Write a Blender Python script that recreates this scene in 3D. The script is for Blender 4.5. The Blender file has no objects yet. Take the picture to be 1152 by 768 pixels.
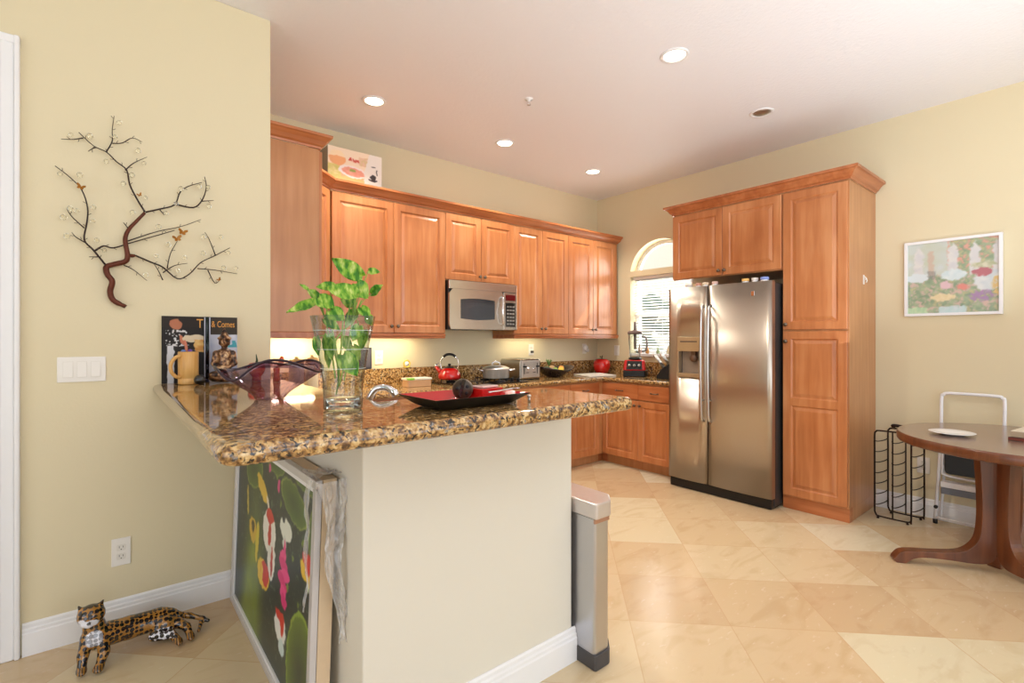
import bpy, bmesh, math, random
import numpy as np
from mathutils import Vector, Matrix
random.seed(7)
PI = math.pi
SC = bpy.context.scene
COL = SC.collection

# ---------------------------------------------------------------- camera, light, exposure
CAM = (-4.716, -4.085, 1.319)
cd = bpy.data.cameras.new('camera'); cam = bpy.data.objects.new('camera', cd); COL.objects.link(cam)
cam.location = CAM
cam.rotation_euler = (PI/2, 0, -math.radians(39.33))
cd.sensor_width = 36.0
cd.lens = 557.6/1152*36
cd.shift_y = -(384-381.0)/1152
cd.clip_start = 0.05
SC.camera = cam
SC.view_settings.view_transform = 'Standard'
SC.view_settings.look = 'None'
SC.view_settings.gamma = 1
SC.view_settings.use_curve_mapping = False
SC.view_settings.exposure = 0.05
SC.cycles.transparent_max_bounces = 24
SC.cycles.max_bounces = 14; SC.cycles.diffuse_bounces = 6; SC.cycles.glossy_bounces = 6

W = bpy.data.worlds.new('world'); SC.world = W; W.use_nodes = True
wn = W.node_tree.nodes; wl = W.node_tree.links
bg = wn['Background']; bg.inputs[1].default_value = 1.6
bg.inputs[0].default_value = (0.86, 0.93, 1.0, 1)

def lamp(name, kind, loc, energy, color=(1, 1, 1), rot=(0, 0, 0), size=None, size_y=None, **kw):
    l = bpy.data.lights.new(name, kind); l.energy = energy; l.color = color
    if kind == 'AREA':
        l.shape = 'RECTANGLE' if size_y else 'SQUARE'
        l.size = size
        if size_y: l.size_y = size_y
    for k, v in kw.items(): setattr(l, k, v)
    o = bpy.data.objects.new(name, l); COL.objects.link(o); o.location = loc; o.rotation_euler = rot
    return o
def aim(o, d):
    o.rotation_euler = Vector(d).to_track_quat('-Z', 'Y').to_euler()

s = lamp('sun', 'SUN', (2, -3, 5), 5.0, (1.0, 0.93, 0.80), angle=0.009); aim(s, (-0.63, 0.50, -0.60))
# daylight through the wide glazed openings behind and left of the photographer
a = lamp('daylight_south', 'AREA', (-3.6, -7.35, 1.45), 38, (0.88, 0.94, 1.0), size=5.4, size_y=2.3); aim(a, (0, 1, 0.25))
a = lamp('daylight_west', 'AREA', (-7.85, -4.4, 1.45), 18, (0.88, 0.94, 1.0), size=3.6, size_y=2.3); aim(a, (1, 0, 0.25))
# added upward fill lamps in mid-air that brighten the ceiling, no real fixtures
a = lamp('ceiling_fill', 'AREA', (-4.0, -5.2, 2.0), 46, (0.88, 0.93, 1.0), size=1.6, size_y=1.6); aim(a, (0.25, 0.3, 1))
a = lamp('ceiling_fill_kitchen', 'AREA', (-1.7, -3.9, 1.5), 22, (0.84, 0.92, 1.0), size=2.2, size_y=2.2); aim(a, (0.0, 0.2, 1))  # second added fill, for the ceiling on the kitchen side
a = lamp('daylight_window', 'AREA', (0.32, -0.89, 1.75), 22, (1.0, 0.98, 0.95), size=0.75, size_y=1.2); aim(a, (-1, 0, -0.1))

# ---------------------------------------------------------------- materials
def newmat(name):
    m = bpy.data.materials.new(name); m.use_nodes = True
    nt = m.node_tree; return m, nt.nodes, nt.links, nt.nodes['Principled BSDF']
def lin(c):
    return tuple(((x/255.)/12.92 if x/255. <= 0.04045 else ((x/255.+0.055)/1.055)**2.4) for x in c)
def C4(c): return (c[0], c[1], c[2], 1)
def plain(name, rgb, rough=0.5, metal=0, spec=0.5, noise=0.06, scale=30, bump=0.0, coat=0, emit=None, trans=0, ior=1.45):
    m, n, l, p = newmat(name)
    c = lin(rgb)
    tc = n.new('ShaderNodeTexCoord'); nz = n.new('ShaderNodeTexNoise'); nz.inputs['Scale'].default_value = scale
    nz.inputs['Detail'].default_value = 3
    l.new(tc.outputs['Object'], nz.inputs['Vector'])
    mx = n.new('ShaderNodeMix'); mx.data_type = 'RGBA'
    mx.inputs[6].default_value = C4([x*(1-noise) for x in c]); mx.inputs[7].default_value = C4([min(1, x*(1+noise)) for x in c])
    l.new(nz.outputs['Fac'], mx.inputs[0]); l.new(mx.outputs[2], p.inputs['Base Color'])
    p.inputs['Roughness'].default_value = rough; p.inputs['Metallic'].default_value = metal
    p.inputs['Specular IOR Level'].default_value = spec
    p.inputs['Coat Weight'].default_value = coat
    p.inputs['Transmission Weight'].default_value = trans; p.inputs['IOR'].default_value = ior
    if bump:
        b = n.new('ShaderNodeBump'); b.inputs['Strength'].default_value = bump; b.inputs['Distance'].default_value = 0.004
        l.new(nz.outputs['Fac'], b.inputs['Height']); l.new(b.outputs[0], p.inputs['Normal'])
    if emit:
        p.inputs['Emission Color'].default_value = C4(lin(rgb)); p.inputs['Emission Strength'].default_value = emit
    return m
def ramp(n, stops):
    r = n.new('ShaderNodeValToRGB'); e = r.color_ramp.elements
    while len(e) < len(stops): e.new(0.5)
    for k, (pos, c) in enumerate(stops):
        e[k].position = pos; e[k].color = C4(c)
    return r
def wood(name, dark, mid, light, scale=1.0, rough=0.33, axis=2, coat=0.25, cath=0.35):
    m, n, l, p = newmat(name)
    tc = n.new('ShaderNodeTexCoord'); oi = n.new('ShaderNodeObjectInfo')
    ad = n.new('ShaderNodeVectorMath'); ad.operation = 'ADD'
    mu = n.new('ShaderNodeVectorMath'); mu.operation = 'SCALE'; mu.inputs['Scale'].default_value = 37.0
    cb = n.new('ShaderNodeCombineXYZ')
    for k in range(3): l.new(oi.outputs['Random'], cb.inputs[k])
    l.new(cb.outputs[0], mu.inputs[0]); l.new(tc.outputs['Object'], ad.inputs[0]); l.new(mu.outputs[0], ad.inputs[1])
    mp = n.new('ShaderNodeMapping'); sc = [14*scale]*3; sc[axis] = 1.1*scale
    mp.inputs['Scale'].default_value = sc; l.new(ad.outputs[0], mp.inputs['Vector'])
    nz = n.new('ShaderNodeTexNoise'); nz.inputs['Scale'].default_value = 1.6; nz.inputs['Detail'].default_value = 5
    nz.inputs['Distortion'].default_value = cath; l.new(mp.outputs[0], nz.inputs['Vector'])
    n2 = n.new('ShaderNodeTexNoise'); n2.inputs['Scale'].default_value = 2.6; n2.inputs['Detail'].default_value = 2
    l.new(ad.outputs[0], n2.inputs['Vector'])
    av = n.new('ShaderNodeMath'); av.operation = 'MULTIPLY_ADD'; av.inputs[1].default_value = 0.55
    m2 = n.new('ShaderNodeMath'); m2.operation = 'MULTIPLY'; m2.inputs[1].default_value = 0.45
    l.new(nz.outputs['Fac'], av.inputs[0]); l.new(n2.outputs['Fac'], m2.inputs[0]); l.new(m2.outputs[0], av.inputs[2])
    r = ramp(n, [(0.34, lin(dark)), (0.5, lin(mid)), (0.66, lin(light))]); l.new(av.outputs[0], r.inputs[0])
    l.new(r.outputs[0], p.inputs['Base Color'])
    p.inputs['Roughness'].default_value = rough; p.inputs['Coat Weight'].default_value = coat; p.inputs['Coat Roughness'].default_value = 0.2
    b = n.new('ShaderNodeBump'); b.inputs['Strength'].default_value = 0.05; b.inputs['Distance'].default_value = 0.002
    l.new(nz.outputs['Fac'], b.inputs['Height']); l.new(b.outputs[0], p.inputs['Normal'])
    return m
def granite(name):
    m, n, l, p = newmat(name)
    tc = n.new('ShaderNodeTexCoord')
    def nz(s, d=4, dist=0.0):
        x = n.new('ShaderNodeTexNoise'); x.inputs['Scale'].default_value = s; x.inputs['Detail'].default_value = d
        x.inputs['Distortion'].default_value = dist; l.new(tc.outputs['Object'], x.inputs['Vector']); return x
    big = nz(62, 6, 0.5); r1 = ramp(n, [(0.36, lin((92, 64, 40))), (0.46, lin((152, 112, 64))), (0.54, lin((190, 150, 92))), (0.66, lin((214, 186, 136)))])
    l.new(big.outputs['Fac'], r1.inputs[0])
    bl = nz(84, 5, 0.6); r2 = ramp(n, [(0.545, (0, 0, 0)), (0.62, (1, 1, 1))]); l.new(bl.outputs['Fac'], r2.inputs[0])
    gr = nz(44, 4, 0.4); r3 = ramp(n, [(0.60, (0, 0, 0)), (0.68, (1, 1, 1))]); l.new(gr.outputs['Fac'], r3.inputs[0])
    sp = n.new('ShaderNodeTexVoronoi'); sp.inputs['Scale'].default_value = 130; l.new(tc.outputs['Object'], sp.inputs['Vector'])
    r4 = ramp(n, [(0.18, (1, 1, 1)), (0.26, (0, 0, 0))]); l.new(sp.outputs['Distance'], r4.inputs[0])
    def mix(f, a, b):
        x = n.new('ShaderNodeMix'); x.data_type = 'RGBA'; l.new(f, x.inputs[0]); l.new(a, x.inputs[6])
        x.inputs[7].default_value = C4(b); return x.outputs[2]
    c = mix(r3.outputs[0], r1.outputs[0], lin((136, 132, 128)))
    c = mix(r2.outputs[0], c, lin((30, 26, 24)))
    f = n.new('ShaderNodeMath'); f.operation = 'MULTIPLY'; l.new(r4.outputs[0], f.inputs[0]); f.inputs[1].default_value = 0.55
    c = mix(f.outputs[0], c, lin((78, 50, 30)))
    l.new(c, p.inputs['Base Color'])
    p.inputs['Roughness'].default_value = 0.06; p.inputs['IOR'].default_value = 1.55
    p.inputs['Coat Weight'].default_value = 0.25; p.inputs['Coat Roughness'].default_value = 0.03
    return m
def steel(name, rgb=(200, 190, 178), rough=0.26, axis=0, st=0.03):
    m, n, l, p = newmat(name)
    tc = n.new('ShaderNodeTexCoord'); mp = n.new('ShaderNodeMapping')
    sc = [900]*3; sc[axis] = 4; mp.inputs['Scale'].default_value = sc
    nz = n.new('ShaderNodeTexNoise'); nz.inputs['Scale'].default_value = 1; nz.inputs['Detail'].default_value = 2
    l.new(tc.outputs['Object'], mp.inputs[0]); l.new(mp.outputs[0], nz.inputs['Vector'])
    b = n.new('ShaderNodeBump'); b.inputs['Strength'].default_value = st; b.inputs['Distance'].default_value = 0.001
    l.new(nz.outputs['Fac'], b.inputs['Height']); l.new(b.outputs[0], p.inputs['Normal'])
    p.inputs['Base Color'].default_value = C4(lin(rgb)); p.inputs['Metallic'].default_value = 1; p.inputs['Roughness'].default_value = rough
    return m
def attr_mat(name, rough=0.5, coat=0.0, noise=0.0):
    m, n, l, p = newmat(name)
    a = n.new('ShaderNodeAttribute'); a.attribute_name = 'Col'
    l.new(a.outputs['Color'], p.inputs['Base Color']); p.inputs['Roughness'].default_value = rough
    p.inputs['Coat Weight'].default_value = coat
    return m
def glass(name, rgb=(255, 255, 255), rough=0.0, ior=1.45):
    m, n, l, p = newmat(name)
    p.inputs['Base Color'].default_value = C4(lin(rgb)); p.inputs['Transmission Weight'].default_value = 1
    p.inputs['Roughness'].default_value = rough; p.inputs['IOR'].default_value = ior
    return m

def wall_mat(name, rgb):
    m, n, l, p = newmat(name)
    tc = n.new('ShaderNodeTexCoord'); nz = n.new('ShaderNodeTexNoise'); nz.inputs['Scale'].default_value = 90; nz.inputs['Detail'].default_value = 4
    l.new(tc.outputs['Object'], nz.inputs['Vector'])
    b = n.new('ShaderNodeBump'); b.inputs['Strength'].default_value = 0.12; b.inputs['Distance'].default_value = 0.003
    l.new(nz.outputs['Fac'], b.inputs['Height']); l.new(b.outputs[0], p.inputs['Normal'])
    p.inputs['Base Color'].default_value = C4(lin(rgb)); p.inputs['Roughness'].default_value = 0.62
    return m
M = {}
M['wall'] = wall_mat('cream wall paint', (221, 209, 176))
M['wall_white'] = wall_mat('pale half wall paint', (222, 217, 204))
M['ceil'] = wall_mat('ceiling knockdown texture', (235, 235, 240))
cn = M['ceil'].node_tree.nodes
for x in cn:
    if x.type == 'TEX_NOISE': x.inputs['Scale'].default_value = 48
    if x.type == 'BUMP': x.inputs['Strength'].default_value = 0.5; x.inputs['Distance'].default_value = 0.005
M['trim'] = plain('white gloss trim', (236, 236, 238), 0.3, noise=0.01)
M['plate'] = plain('white plastic plate', (236, 232, 226), 0.35, noise=0.01)
M['maple'] = wood('honey maple', (170, 101, 57), (189, 120, 72), (204, 140, 92))
M['maple_h'] = wood('honey maple crosswise', (158, 86, 46), (177, 104, 59), (196, 124, 78), axis=0)
M['maple_side'] = wood('maple veneer side', (178, 120, 74), (190, 132, 84), (202, 145, 98), cath=0.1)
M['granite'] = granite('gold black granite')
M['steel'] = steel('brushed steel across', (188, 178, 166), 0.34, axis=1)
M['steel_x'] = steel('brushed steel', (205, 198, 188), 0.24, axis=0)
M['chrome'] = plain('polished chrome', (225, 225, 228), 0.08, metal=1, noise=0)
M['silver'] = plain('satin silver', (200, 198, 196), 0.3, metal=1, noise=0.02)
M['thin'] = None
M['pewter'] = plain('dark pewter', (120, 108, 96), 0.35, metal=1, noise=0.05)
M['black'] = plain('black plastic', (22, 21, 22), 0.35, noise=0.1)
M['gloss_black'] = plain('gloss black', (14, 13, 14), 0.08, noise=0.0, coat=0.6)
M['dark'] = plain('charcoal plastic', (70, 68, 70), 0.45)
M['red'] = plain('glossy red', (190, 22, 20), 0.15, coat=0.8, noise=0.08)
M['bamboo'] = wood('bamboo', (190, 136, 66), (212, 160, 86), (226, 180, 108), scale=3, rough=0.4)
M['cream'] = plain('cream ceramic', (236, 226, 196), 0.3)
M['white'] = plain('white ceramic', (240, 240, 242), 0.2, coat=0.3, noise=0.01)
M['walnut'] = wood('walnut brown table', (78, 40, 20), (104, 56, 30), (128, 76, 44), rough=0.28, coat=0.3)
M['walnut_top'] = wood('brown laminate top', (110, 86, 74), (134, 110, 97), (154, 131, 118), rough=0.24, axis=0, coat=0.4)
M['iron'] = plain('brown black iron wire', (44, 30, 24), 0.4, metal=0.6)
def clear_inner(name, tint):
    m, n, l, p = newmat(name); tr = n.new('ShaderNodeBsdfTransparent'); tr.inputs[0].default_value = tint+(1,)
    l.new(tr.outputs[0], n['Material Output'].inputs[0]); return m
def thin_glass(name, tint, refl=0.35, rough=0.02, edge=None):
    m, n, l, p = newmat(name)
    tr = n.new('ShaderNodeBsdfTransparent'); tr.inputs[0].default_value = tint+(1,)
    gl = n.new('ShaderNodeBsdfGlossy'); gl.inputs['Roughness'].default_value = rough
    lw = n.new('ShaderNodeLayerWeight'); lw.inputs[0].default_value = refl
    mx = n.new('ShaderNodeMixShader')
    if edge:
        c = n.new('ShaderNodeMix'); c.data_type = 'RGBA'; l.new(lw.outputs['Facing'], c.inputs[0]); c.inputs[6].default_value = tint+(1,); c.inputs[7].default_value = edge+(1,)
        l.new(c.outputs[2], tr.inputs[0])
    pw = n.new('ShaderNodeMath'); pw.operation = 'POWER'; l.new(lw.outputs['Facing'], pw.inputs[0]); pw.inputs[1].default_value = 3.5
    pm = n.new('ShaderNodeMath'); pm.operation = 'MULTIPLY_ADD'; l.new(pw.outputs[0], pm.inputs[0]); pm.inputs[1].default_value = 0.55; pm.inputs[2].default_value = 0.03+0.25*refl*refl
    lw.inputs[0].default_value = 0.5
    l.new(pm.outputs[0], mx.inputs[0]); l.new(tr.outputs[0], mx.inputs[1]); l.new(gl.outputs[0], mx.inputs[2])
    l.new(mx.outputs[0], n['Material Output'].inputs[0]); return m
M['glass'] = thin_glass('clear glass', (0.955, 0.975, 0.97), 0.45, 0.02, (0.45, 0.52, 0.52))
M['purple_glass'] = thin_glass('smoky purple glass', (0.78, 0.71, 0.79), 0.5, 0.03, (0.36, 0.25, 0.38))
M['leaf'] = None

# floor tiles laid diagonally
def travertine():
    m, n, l, p = newmat('travertine tiles')
    tc = n.new('ShaderNodeTexCoord')
    def mth(op, a, b=None, c=None):
        x = n.new('ShaderNodeMath'); x.operation = op
        for k, v in enumerate((a, b, c)):
            if v is None: continue
            if isinstance(v, (int, float)): x.inputs[k].default_value = v
            else: l.new(v, x.inputs[k])
        return x.outputs[0]
    sp = n.new('ShaderNodeSeparateXYZ'); l.new(tc.outputs['Object'], sp.inputs[0])
    R = math.sqrt(0.5); T = 0.457
    A = mth('DIVIDE', mth('SUBTRACT', mth('MULTIPLY', mth('SUBTRACT', sp.outputs[0], sp.outputs[1]), R), 0.33), T)
    B = mth('DIVIDE', mth('SUBTRACT', mth('MULTIPLY', mth('ADD', sp.outputs[0], sp.outputs[1]), R), -3.40), T)
    fa = mth('FRACT', A); fb = mth('FRACT', B)
    ia = mth('FLOOR', A); ib = mth('FLOOR', B)
    ea = mth('MINIMUM', fa, mth('SUBTRACT', 1, fa)); eb = mth('MINIMUM', fb, mth('SUBTRACT', 1, fb))
    edge = mth('MINIMUM', ea, eb)
    cb = n.new('ShaderNodeCombineXYZ'); l.new(ia, cb.inputs[0]); l.new(ib, cb.inputs[1])
    wn_ = n.new('ShaderNodeTexWhiteNoise'); wn_.noise_dimensions = '3D'; l.new(cb.outputs[0], wn_.inputs['Vector'])
    rnd = wn_.outputs['Value']
    r = ramp(n, [(0.0, lin((202, 174, 138))), (0.35, lin((210, 186, 150))), (0.65, lin((215, 196, 162))), (0.88, lin((218, 206, 174))), (1.0, lin((222, 214, 190)))])
    l.new(rnd, r.inputs[0])
    # veins, offset per tile
    off = n.new('ShaderNodeVectorMath'); off.operation = 'MULTIPLY_ADD'; l.new(wn_.outputs['Color'], off.inputs[0])
    off.inputs[1].default_value = (40, 40, 40); l.new(tc.outputs['Object'], off.inputs[2])
    mp = n.new('ShaderNodeMapping'); mp.inputs['Rotation'].default_value = (0, 0, math.radians(45)); mp.inputs['Scale'].default_value = (1, 2.6, 1)
    l.new(off.outputs[0], mp.inputs[0])
    nz = n.new('ShaderNodeTexNoise'); nz.inputs['Scale'].default_value = 3.2; nz.inputs['Detail'].default_value = 8; nz.inputs['Distortion'].default_value = 1.4
    l.new(mp.outputs[0], nz.inputs['Vector'])
    rv = ramp(n, [(0.34, (0.88, 0.82, 0.74)), (0.5, (1, 1, 1)), (0.62, (1.0, 1.0, 0.98))]); l.new(nz.outputs['Fac'], rv.inputs[0])
    mx = n.new('ShaderNodeMix'); mx.data_type = 'RGBA'; mx.blend_type = 'MULTIPLY'; mx.inputs[0].default_value = 0.6
    l.new(r.outputs[0], mx.inputs[6]); l.new(rv.outputs[0], mx.inputs[7])
    n3 = n.new('ShaderNodeTexNoise'); n3.inputs['Scale'].default_value = 22; n3.inputs['Detail'].default_value = 5; l.new(mp.outputs[0], n3.inputs['Vector'])
    r3 = ramp(n, [(0.64, (0, 0, 0)), (0.70, (1, 1, 1))]); l.new(n3.outputs['Fac'], r3.inputs[0])
    f3 = mth('MULTIPLY', r3.outputs[0], 0.18)
    m3 = n.new('ShaderNodeMix'); m3.data_type = 'RGBA'; l.new(f3, m3.inputs[0]); l.new(mx.outputs[2], m3.inputs[6]); m3.inputs[7].default_value = C4(lin((244, 236, 220)))
    g = mth('LESS_THAN', edge, 0.005)
    mg = n.new('ShaderNodeMix'); mg.data_type = 'RGBA'; l.new(mth('MULTIPLY', g, 0.55), mg.inputs[0]); l.new(m3.outputs[2], mg.inputs[6]); mg.inputs[7].default_value = C4(lin((196, 160, 122)))
    l.new(mg.outputs[2], p.inputs['Base Color'])
    rr = mth('MULTIPLY_ADD', nz.outputs['Fac'], 0.2, 0.12); l.new(rr, p.inputs['Roughness'])
    p.inputs['Specular IOR Level'].default_value = 0.5
    return m
M['floor'] = travertine()

# ---------------------------------------------------------------- mesh helpers
class MB:
    def __init__(s): s.v = []; s.f = []; s.mi = []; s.sm = []; s.cur = 0; s.smooth = False
    def add(s, vs, fs, smooth=None):
        b = len(s.v); s.v += [tuple(v) for v in vs]
        for f in fs:
            s.f.append([b+i for i in f]); s.mi.append(s.cur); s.sm.append(s.smooth if smooth is None else smooth)
        return s
    def box(s, x0, x1, y0, y1, z0, z1):
        x0, x1 = sorted((x0, x1)); y0, y1 = sorted((y0, y1)); z0, z1 = sorted((z0, z1))
        vs = [(x, y, z) for z in (z0, z1) for y in (y0, y1) for x in (x0, x1)]
        return s.add(vs, [(0, 2, 3, 1), (4, 5, 7, 6), (0, 1, 5, 4), (2, 6, 7, 3), (0, 4, 6, 2), (1, 3, 7, 5)], False)
    def lathe(s, prof, c=(0, 0, 0), n=32, fn=None, axis='z'):
        vs = []; fs = []
        for (r, z) in prof:
            for k in range(n):
                a = 2*PI*k/n
                rr, zz = (r, z) if fn is None else fn(r, z, a)
                p = (rr*math.cos(a), rr*math.sin(a), zz)
                if axis == 'x': p = (p[2], p[0], p[1])
                if axis == 'y': p = (p[0], p[2], p[1])
                vs.append((c[0]+p[0], c[1]+p[1], c[2]+p[2]))
        m = len(prof)
        for i in range(m-1):
            for k in range(n):
                k2 = (k+1) % n; fs.append((i*n+k, i*n+k2, (i+1)*n+k2, (i+1)*n+k))
        if prof[0][0] > 1e-6: fs.append(tuple(range(n))[::-1])
        if prof[-1][0] > 1e-6: fs.append(tuple((m-1)*n+k for k in range(n)))
        return s.add(vs, fs, True)
    def tube(s, pts, r, n=8, closed=False):
        pts = [Vector(p) for p in pts]; N = len(pts)
        rs = r if isinstance(r, (list, tuple)) else [r]*N
        vs = []; fs = []; up = None
        for i, p in enumerate(pts):
            if closed: t = (pts[(i+1) % N]-pts[i-1]).normalized()
            else: t = (pts[min(i+1, N-1)]-pts[max(i-1, 0)]).normalized()
            if up is None:
                up = Vector((0, 0, 1)) if abs(t.z) < 0.9 else Vector((1, 0, 0))
            a = t.cross(up).normalized(); b = a.cross(t).normalized(); up = b
            for k in range(n):
                th = 2*PI*k/n; q = p+(a*math.cos(th)+b*math.sin(th))*rs[i]; vs.append(tuple(q))
        for i in range(N if closed else N-1):
            j = (i+1) % N
            for k in range(n):
                k2 = (k+1) % n; fs.append((i*n+k, i*n+k2, j*n+k2, j*n+k))
        if not closed:
            fs.append(tuple(range(n))[::-1]); fs.append(tuple((N-1)*n+k for k in range(n)))
        return s.add(vs, fs, True)
    def prism(s, poly, lo, hi, plane='xy'):
        """poly 2D outline extruded between lo and hi along the third axis"""
        n = len(poly); vs = []
        for h in (lo, hi):
            for (a, b) in poly:
                vs.append({'xy': (a, b, h), 'xz': (a, h, b), 'yz': (h, a, b)}[plane])
        fs = [tuple(range(n))[::-1], tuple(range(n, 2*n))]
        for k in range(n): fs.append((k, (k+1) % n, n+(k+1) % n, n+k))
        return s.add(vs, fs, False)
    def build(s, name, mat, parent=None, bevel=0, loc=None, rot=None, seg=2, solid=0, sub=0):
        me = bpy.data.meshes.new(name); me.from_pydata(s.v, [], s.f)
        mats = mat if isinstance(mat, (list, tuple)) else [mat]
        for x in mats: me.materials.append(x)
        me.polygons.foreach_set('material_index', s.mi); me.polygons.foreach_set('use_smooth', s.sm)
        bm = bmesh.new(); bm.from_mesh(me)
        bmesh.ops.recalc_face_normals(bm, faces=bm.faces); bm.to_mesh(me); bm.free()
        me.update()
        o = bpy.data.objects.new(name, me); COL.objects.link(o)
        if parent: o.parent = parent
        if loc: o.location = loc
        if rot: o.rotation_euler = rot
        if solid:
            m = o.modifiers.new('solid', 'SOLIDIFY'); m.thickness = solid; m.offset = 0
        if bevel:
            m = o.modifiers.new('bevel', 'BEVEL'); m.width = bevel; m.segments = seg; m.limit_method = 'ANGLE'; m.angle_limit = math.radians(40)
        if sub:
            m = o.modifiers.new('sub', 'SUBSURF'); m.levels = sub; m.render_levels = sub
        return o
def tag(o, label, cat, group=None, kind=None):
    if label: o['label'] = label
    if cat: o['category'] = cat
    if group: o['group'] = group
    if kind: o['kind'] = kind
    return o
def struct(o, label=None):
    o['kind'] = 'structure'
    if label: o['label'] = label
    return o
def thing(name, label, cat, loc=(0, 0, 0), rotz=0, group=None):
    o = bpy.data.objects.new(name, None); o.empty_display_size = 0.05; COL.objects.link(o)
    o.location = loc; o.rotation_euler = (0, 0, rotz)
    return tag(o, label, cat, group)
def copy_tree(o, parent=None):
    c = o.copy(); COL.objects.link(c)
    if parent: c.parent = parent
    for ch in list(o.children): copy_tree(ch, c)
    return c
def smooth_path(pts, k=4):
    P = [Vector(p) for p in pts]; out = []
    for i in range(len(P)-1):
        a = P[max(i-1, 0)]; b = P[i]; c = P[i+1]; d = P[min(i+2, len(P)-1)]
        for j in range(k):
            t = j/k
            out.append(0.5*((2*b)+(c-a)*t+(2*a-5*b+4*c-d)*t*t+(3*b-a-3*c+d)*t**3))
    out.append(P[-1]); return out
def rounded(poly, r, n=6, which=None):
    out = []; N = len(poly)
    for i in range(N):
        p = Vector(poly[i]); a = Vector(poly[i-1]); b = Vector(poly[(i+1) % N])
        rr = r if which is None else which.get(i, 0)
        if rr <= 0: out.append(tuple(p)); continue
        u = (a-p).normalized(); v = (b-p).normalized()
        for k in range(n+1):
            t = k/n; q = (p+u*rr)*(1-t)**2+p*2*t*(1-t)+(p+v*rr)*t*t
            out.append(tuple(q))
    return out
def offset_poly(poly, d):
    """inward offset of a counter-clockwise outline"""
    N = len(poly); out = []
    for i in range(N):
        p = Vector(poly[i]); a = Vector(poly[i-1]); b = Vector(poly[(i+1) % N])
        e1 = (p-a).normalized(); e2 = (b-p).normalized()
        n1 = Vector((-e1.y, e1.x)); n2 = Vector((-e2.y, e2.x))
        k = (n1+n2); den = 1+n1.dot(n2)
        out.append(tuple(p+k*(d/max(den, 0.3))))
    return out
def slab(mb, poly, z0, z1, n=6, full=True):
    """stone slab with a bullnose rim"""
    r = (z1-z0)/2; zc = (z0+z1)/2; N = len(poly); rings = []
    for k in range(n+1):
        t = -PI/2+PI*k/n
        ring = offset_poly(poly, r*(1-math.cos(t)))
        rings.append([(x, y, zc+r*math.sin(t)) for x, y in ring])
    vs = [v for rg in rings for v in rg]; fs = []
    for i in range(n):
        for k in range(N):
            k2 = (k+1) % N; fs.append((i*N+k, i*N+k2, (i+1)*N+k2, (i+1)*N+k))
    fs.append(tuple(range(N))[::-1]); fs.append(tuple(n*N+k for k in range(N)))
    mb.add(vs, fs, False); return mb

# smooth-union distance field -> mesh (naive surface nets)
def sdf_mesh(prims, k, h, lo, hi):
    lo = np.array(lo, float); hi = np.array(hi, float)
    n = np.ceil((hi-lo)/h).astype(int)+1
    X, Y, Z = np.meshgrid(*[lo[i]+h*np.arange(n[i]) for i in range(3)], indexing='ij')
    P = np.stack([X, Y, Z], -1); F = None
    for pr in prims:
        if pr[0] == 'c':
            a, b, ra, rb = np.array(pr[1], float), np.array(pr[2], float), pr[3], pr[4]
            ab = b-a; t = np.clip(((P-a)@ab)/max(ab@ab, 1e-12), 0, 1)
            d = np.linalg.norm(P-(a+t[..., None]*ab), axis=-1)-(ra+(rb-ra)*t)
        else:
            c, r = np.array(pr[1], float), np.array(pr[2], float)
            q = P-c
            if len(pr) > 3:
                q = q@np.array(pr[3].to_matrix() if hasattr(pr[3], 'to_matrix') else pr[3])
            q = q/r; ln = np.linalg.norm(q, axis=-1); d = (ln-1)*min(r)
        if F is None: F = d
        else:
            hh = np.clip(0.5+0.5*(F-d)/k, 0, 1); F = F*(1-hh)+d*hh-k*hh*(1-hh)
    S = F < 0
    c8 = [(i, j, l_) for i in (0, 1) for j in (0, 1) for l_ in (0, 1)]
    m = tuple(n-1)
    sub = lambda A, o: A[o[0]:o[0]+m[0], o[1]:o[1]+m[1], o[2]:o[2]+m[2]]
    cnt = sum(sub(S, o).astype(int) for o in c8); act = (cnt > 0) & (cnt < 8)
    acc = np.zeros(m+(3,)); num = np.zeros(m)
    for ia, a in enumerate(c8):
        for b in c8:
            dd = [b[q]-a[q] for q in range(3)]
            if sum(dd) != 1 or min(dd) < 0: continue
            fa, fb = sub(F, a), sub(F, b); cr = (fa < 0) != (fb < 0)
            t = np.where(cr, fa/np.where(cr, fa-fb, 1), 0)
            pt = np.array(a)+t[..., None]*np.array(dd)
            acc += np.where(cr[..., None], pt, 0); num += cr
    idx = -np.ones(m, int); ii = np.argwhere(act); idx[act] = np.arange(len(ii))
    V = lo+h*(ii+acc[act]/np.maximum(num[act], 1)[:, None])
    faces = []
    for ax in range(3):
        o1, o2 = [(1, 2), (2, 0), (0, 1)][ax]
        A = S[tuple(slice(0, -1) if q == ax else slice(1, -1) for q in range(3))]
        Bm = S[tuple(slice(1, None) if q == ax else slice(1, -1) for q in range(3))]
        for p in np.argwhere(A != Bm):
            c = p.copy(); c = [c[q] if q == ax else c[q]+1 for q in range(3)]
            q4 = []
            for (d1, d2) in ((-1, -1), (0, -1), (0, 0), (-1, 0)):
                w = list(c); w[o1] += d1; w[o2] += d2; q4.append(idx[tuple(w)])
            if min(q4) < 0: continue
            if not A[tuple(p)]: q4 = q4[::-1]
            faces.append([int(x) for x in q4])
    mb = MB(); mb.add([tuple(map(float, v)) for v in V], faces, True)
    return mb
def color_mesh(o, fn):
    me = o.data; ca = me.color_attributes.new('Col', 'FLOAT_COLOR', 'POINT')
    for i, v in enumerate(me.vertices):
        c = fn(v.co); ca.data[i].color = (c[0], c[1], c[2], 1)
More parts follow.
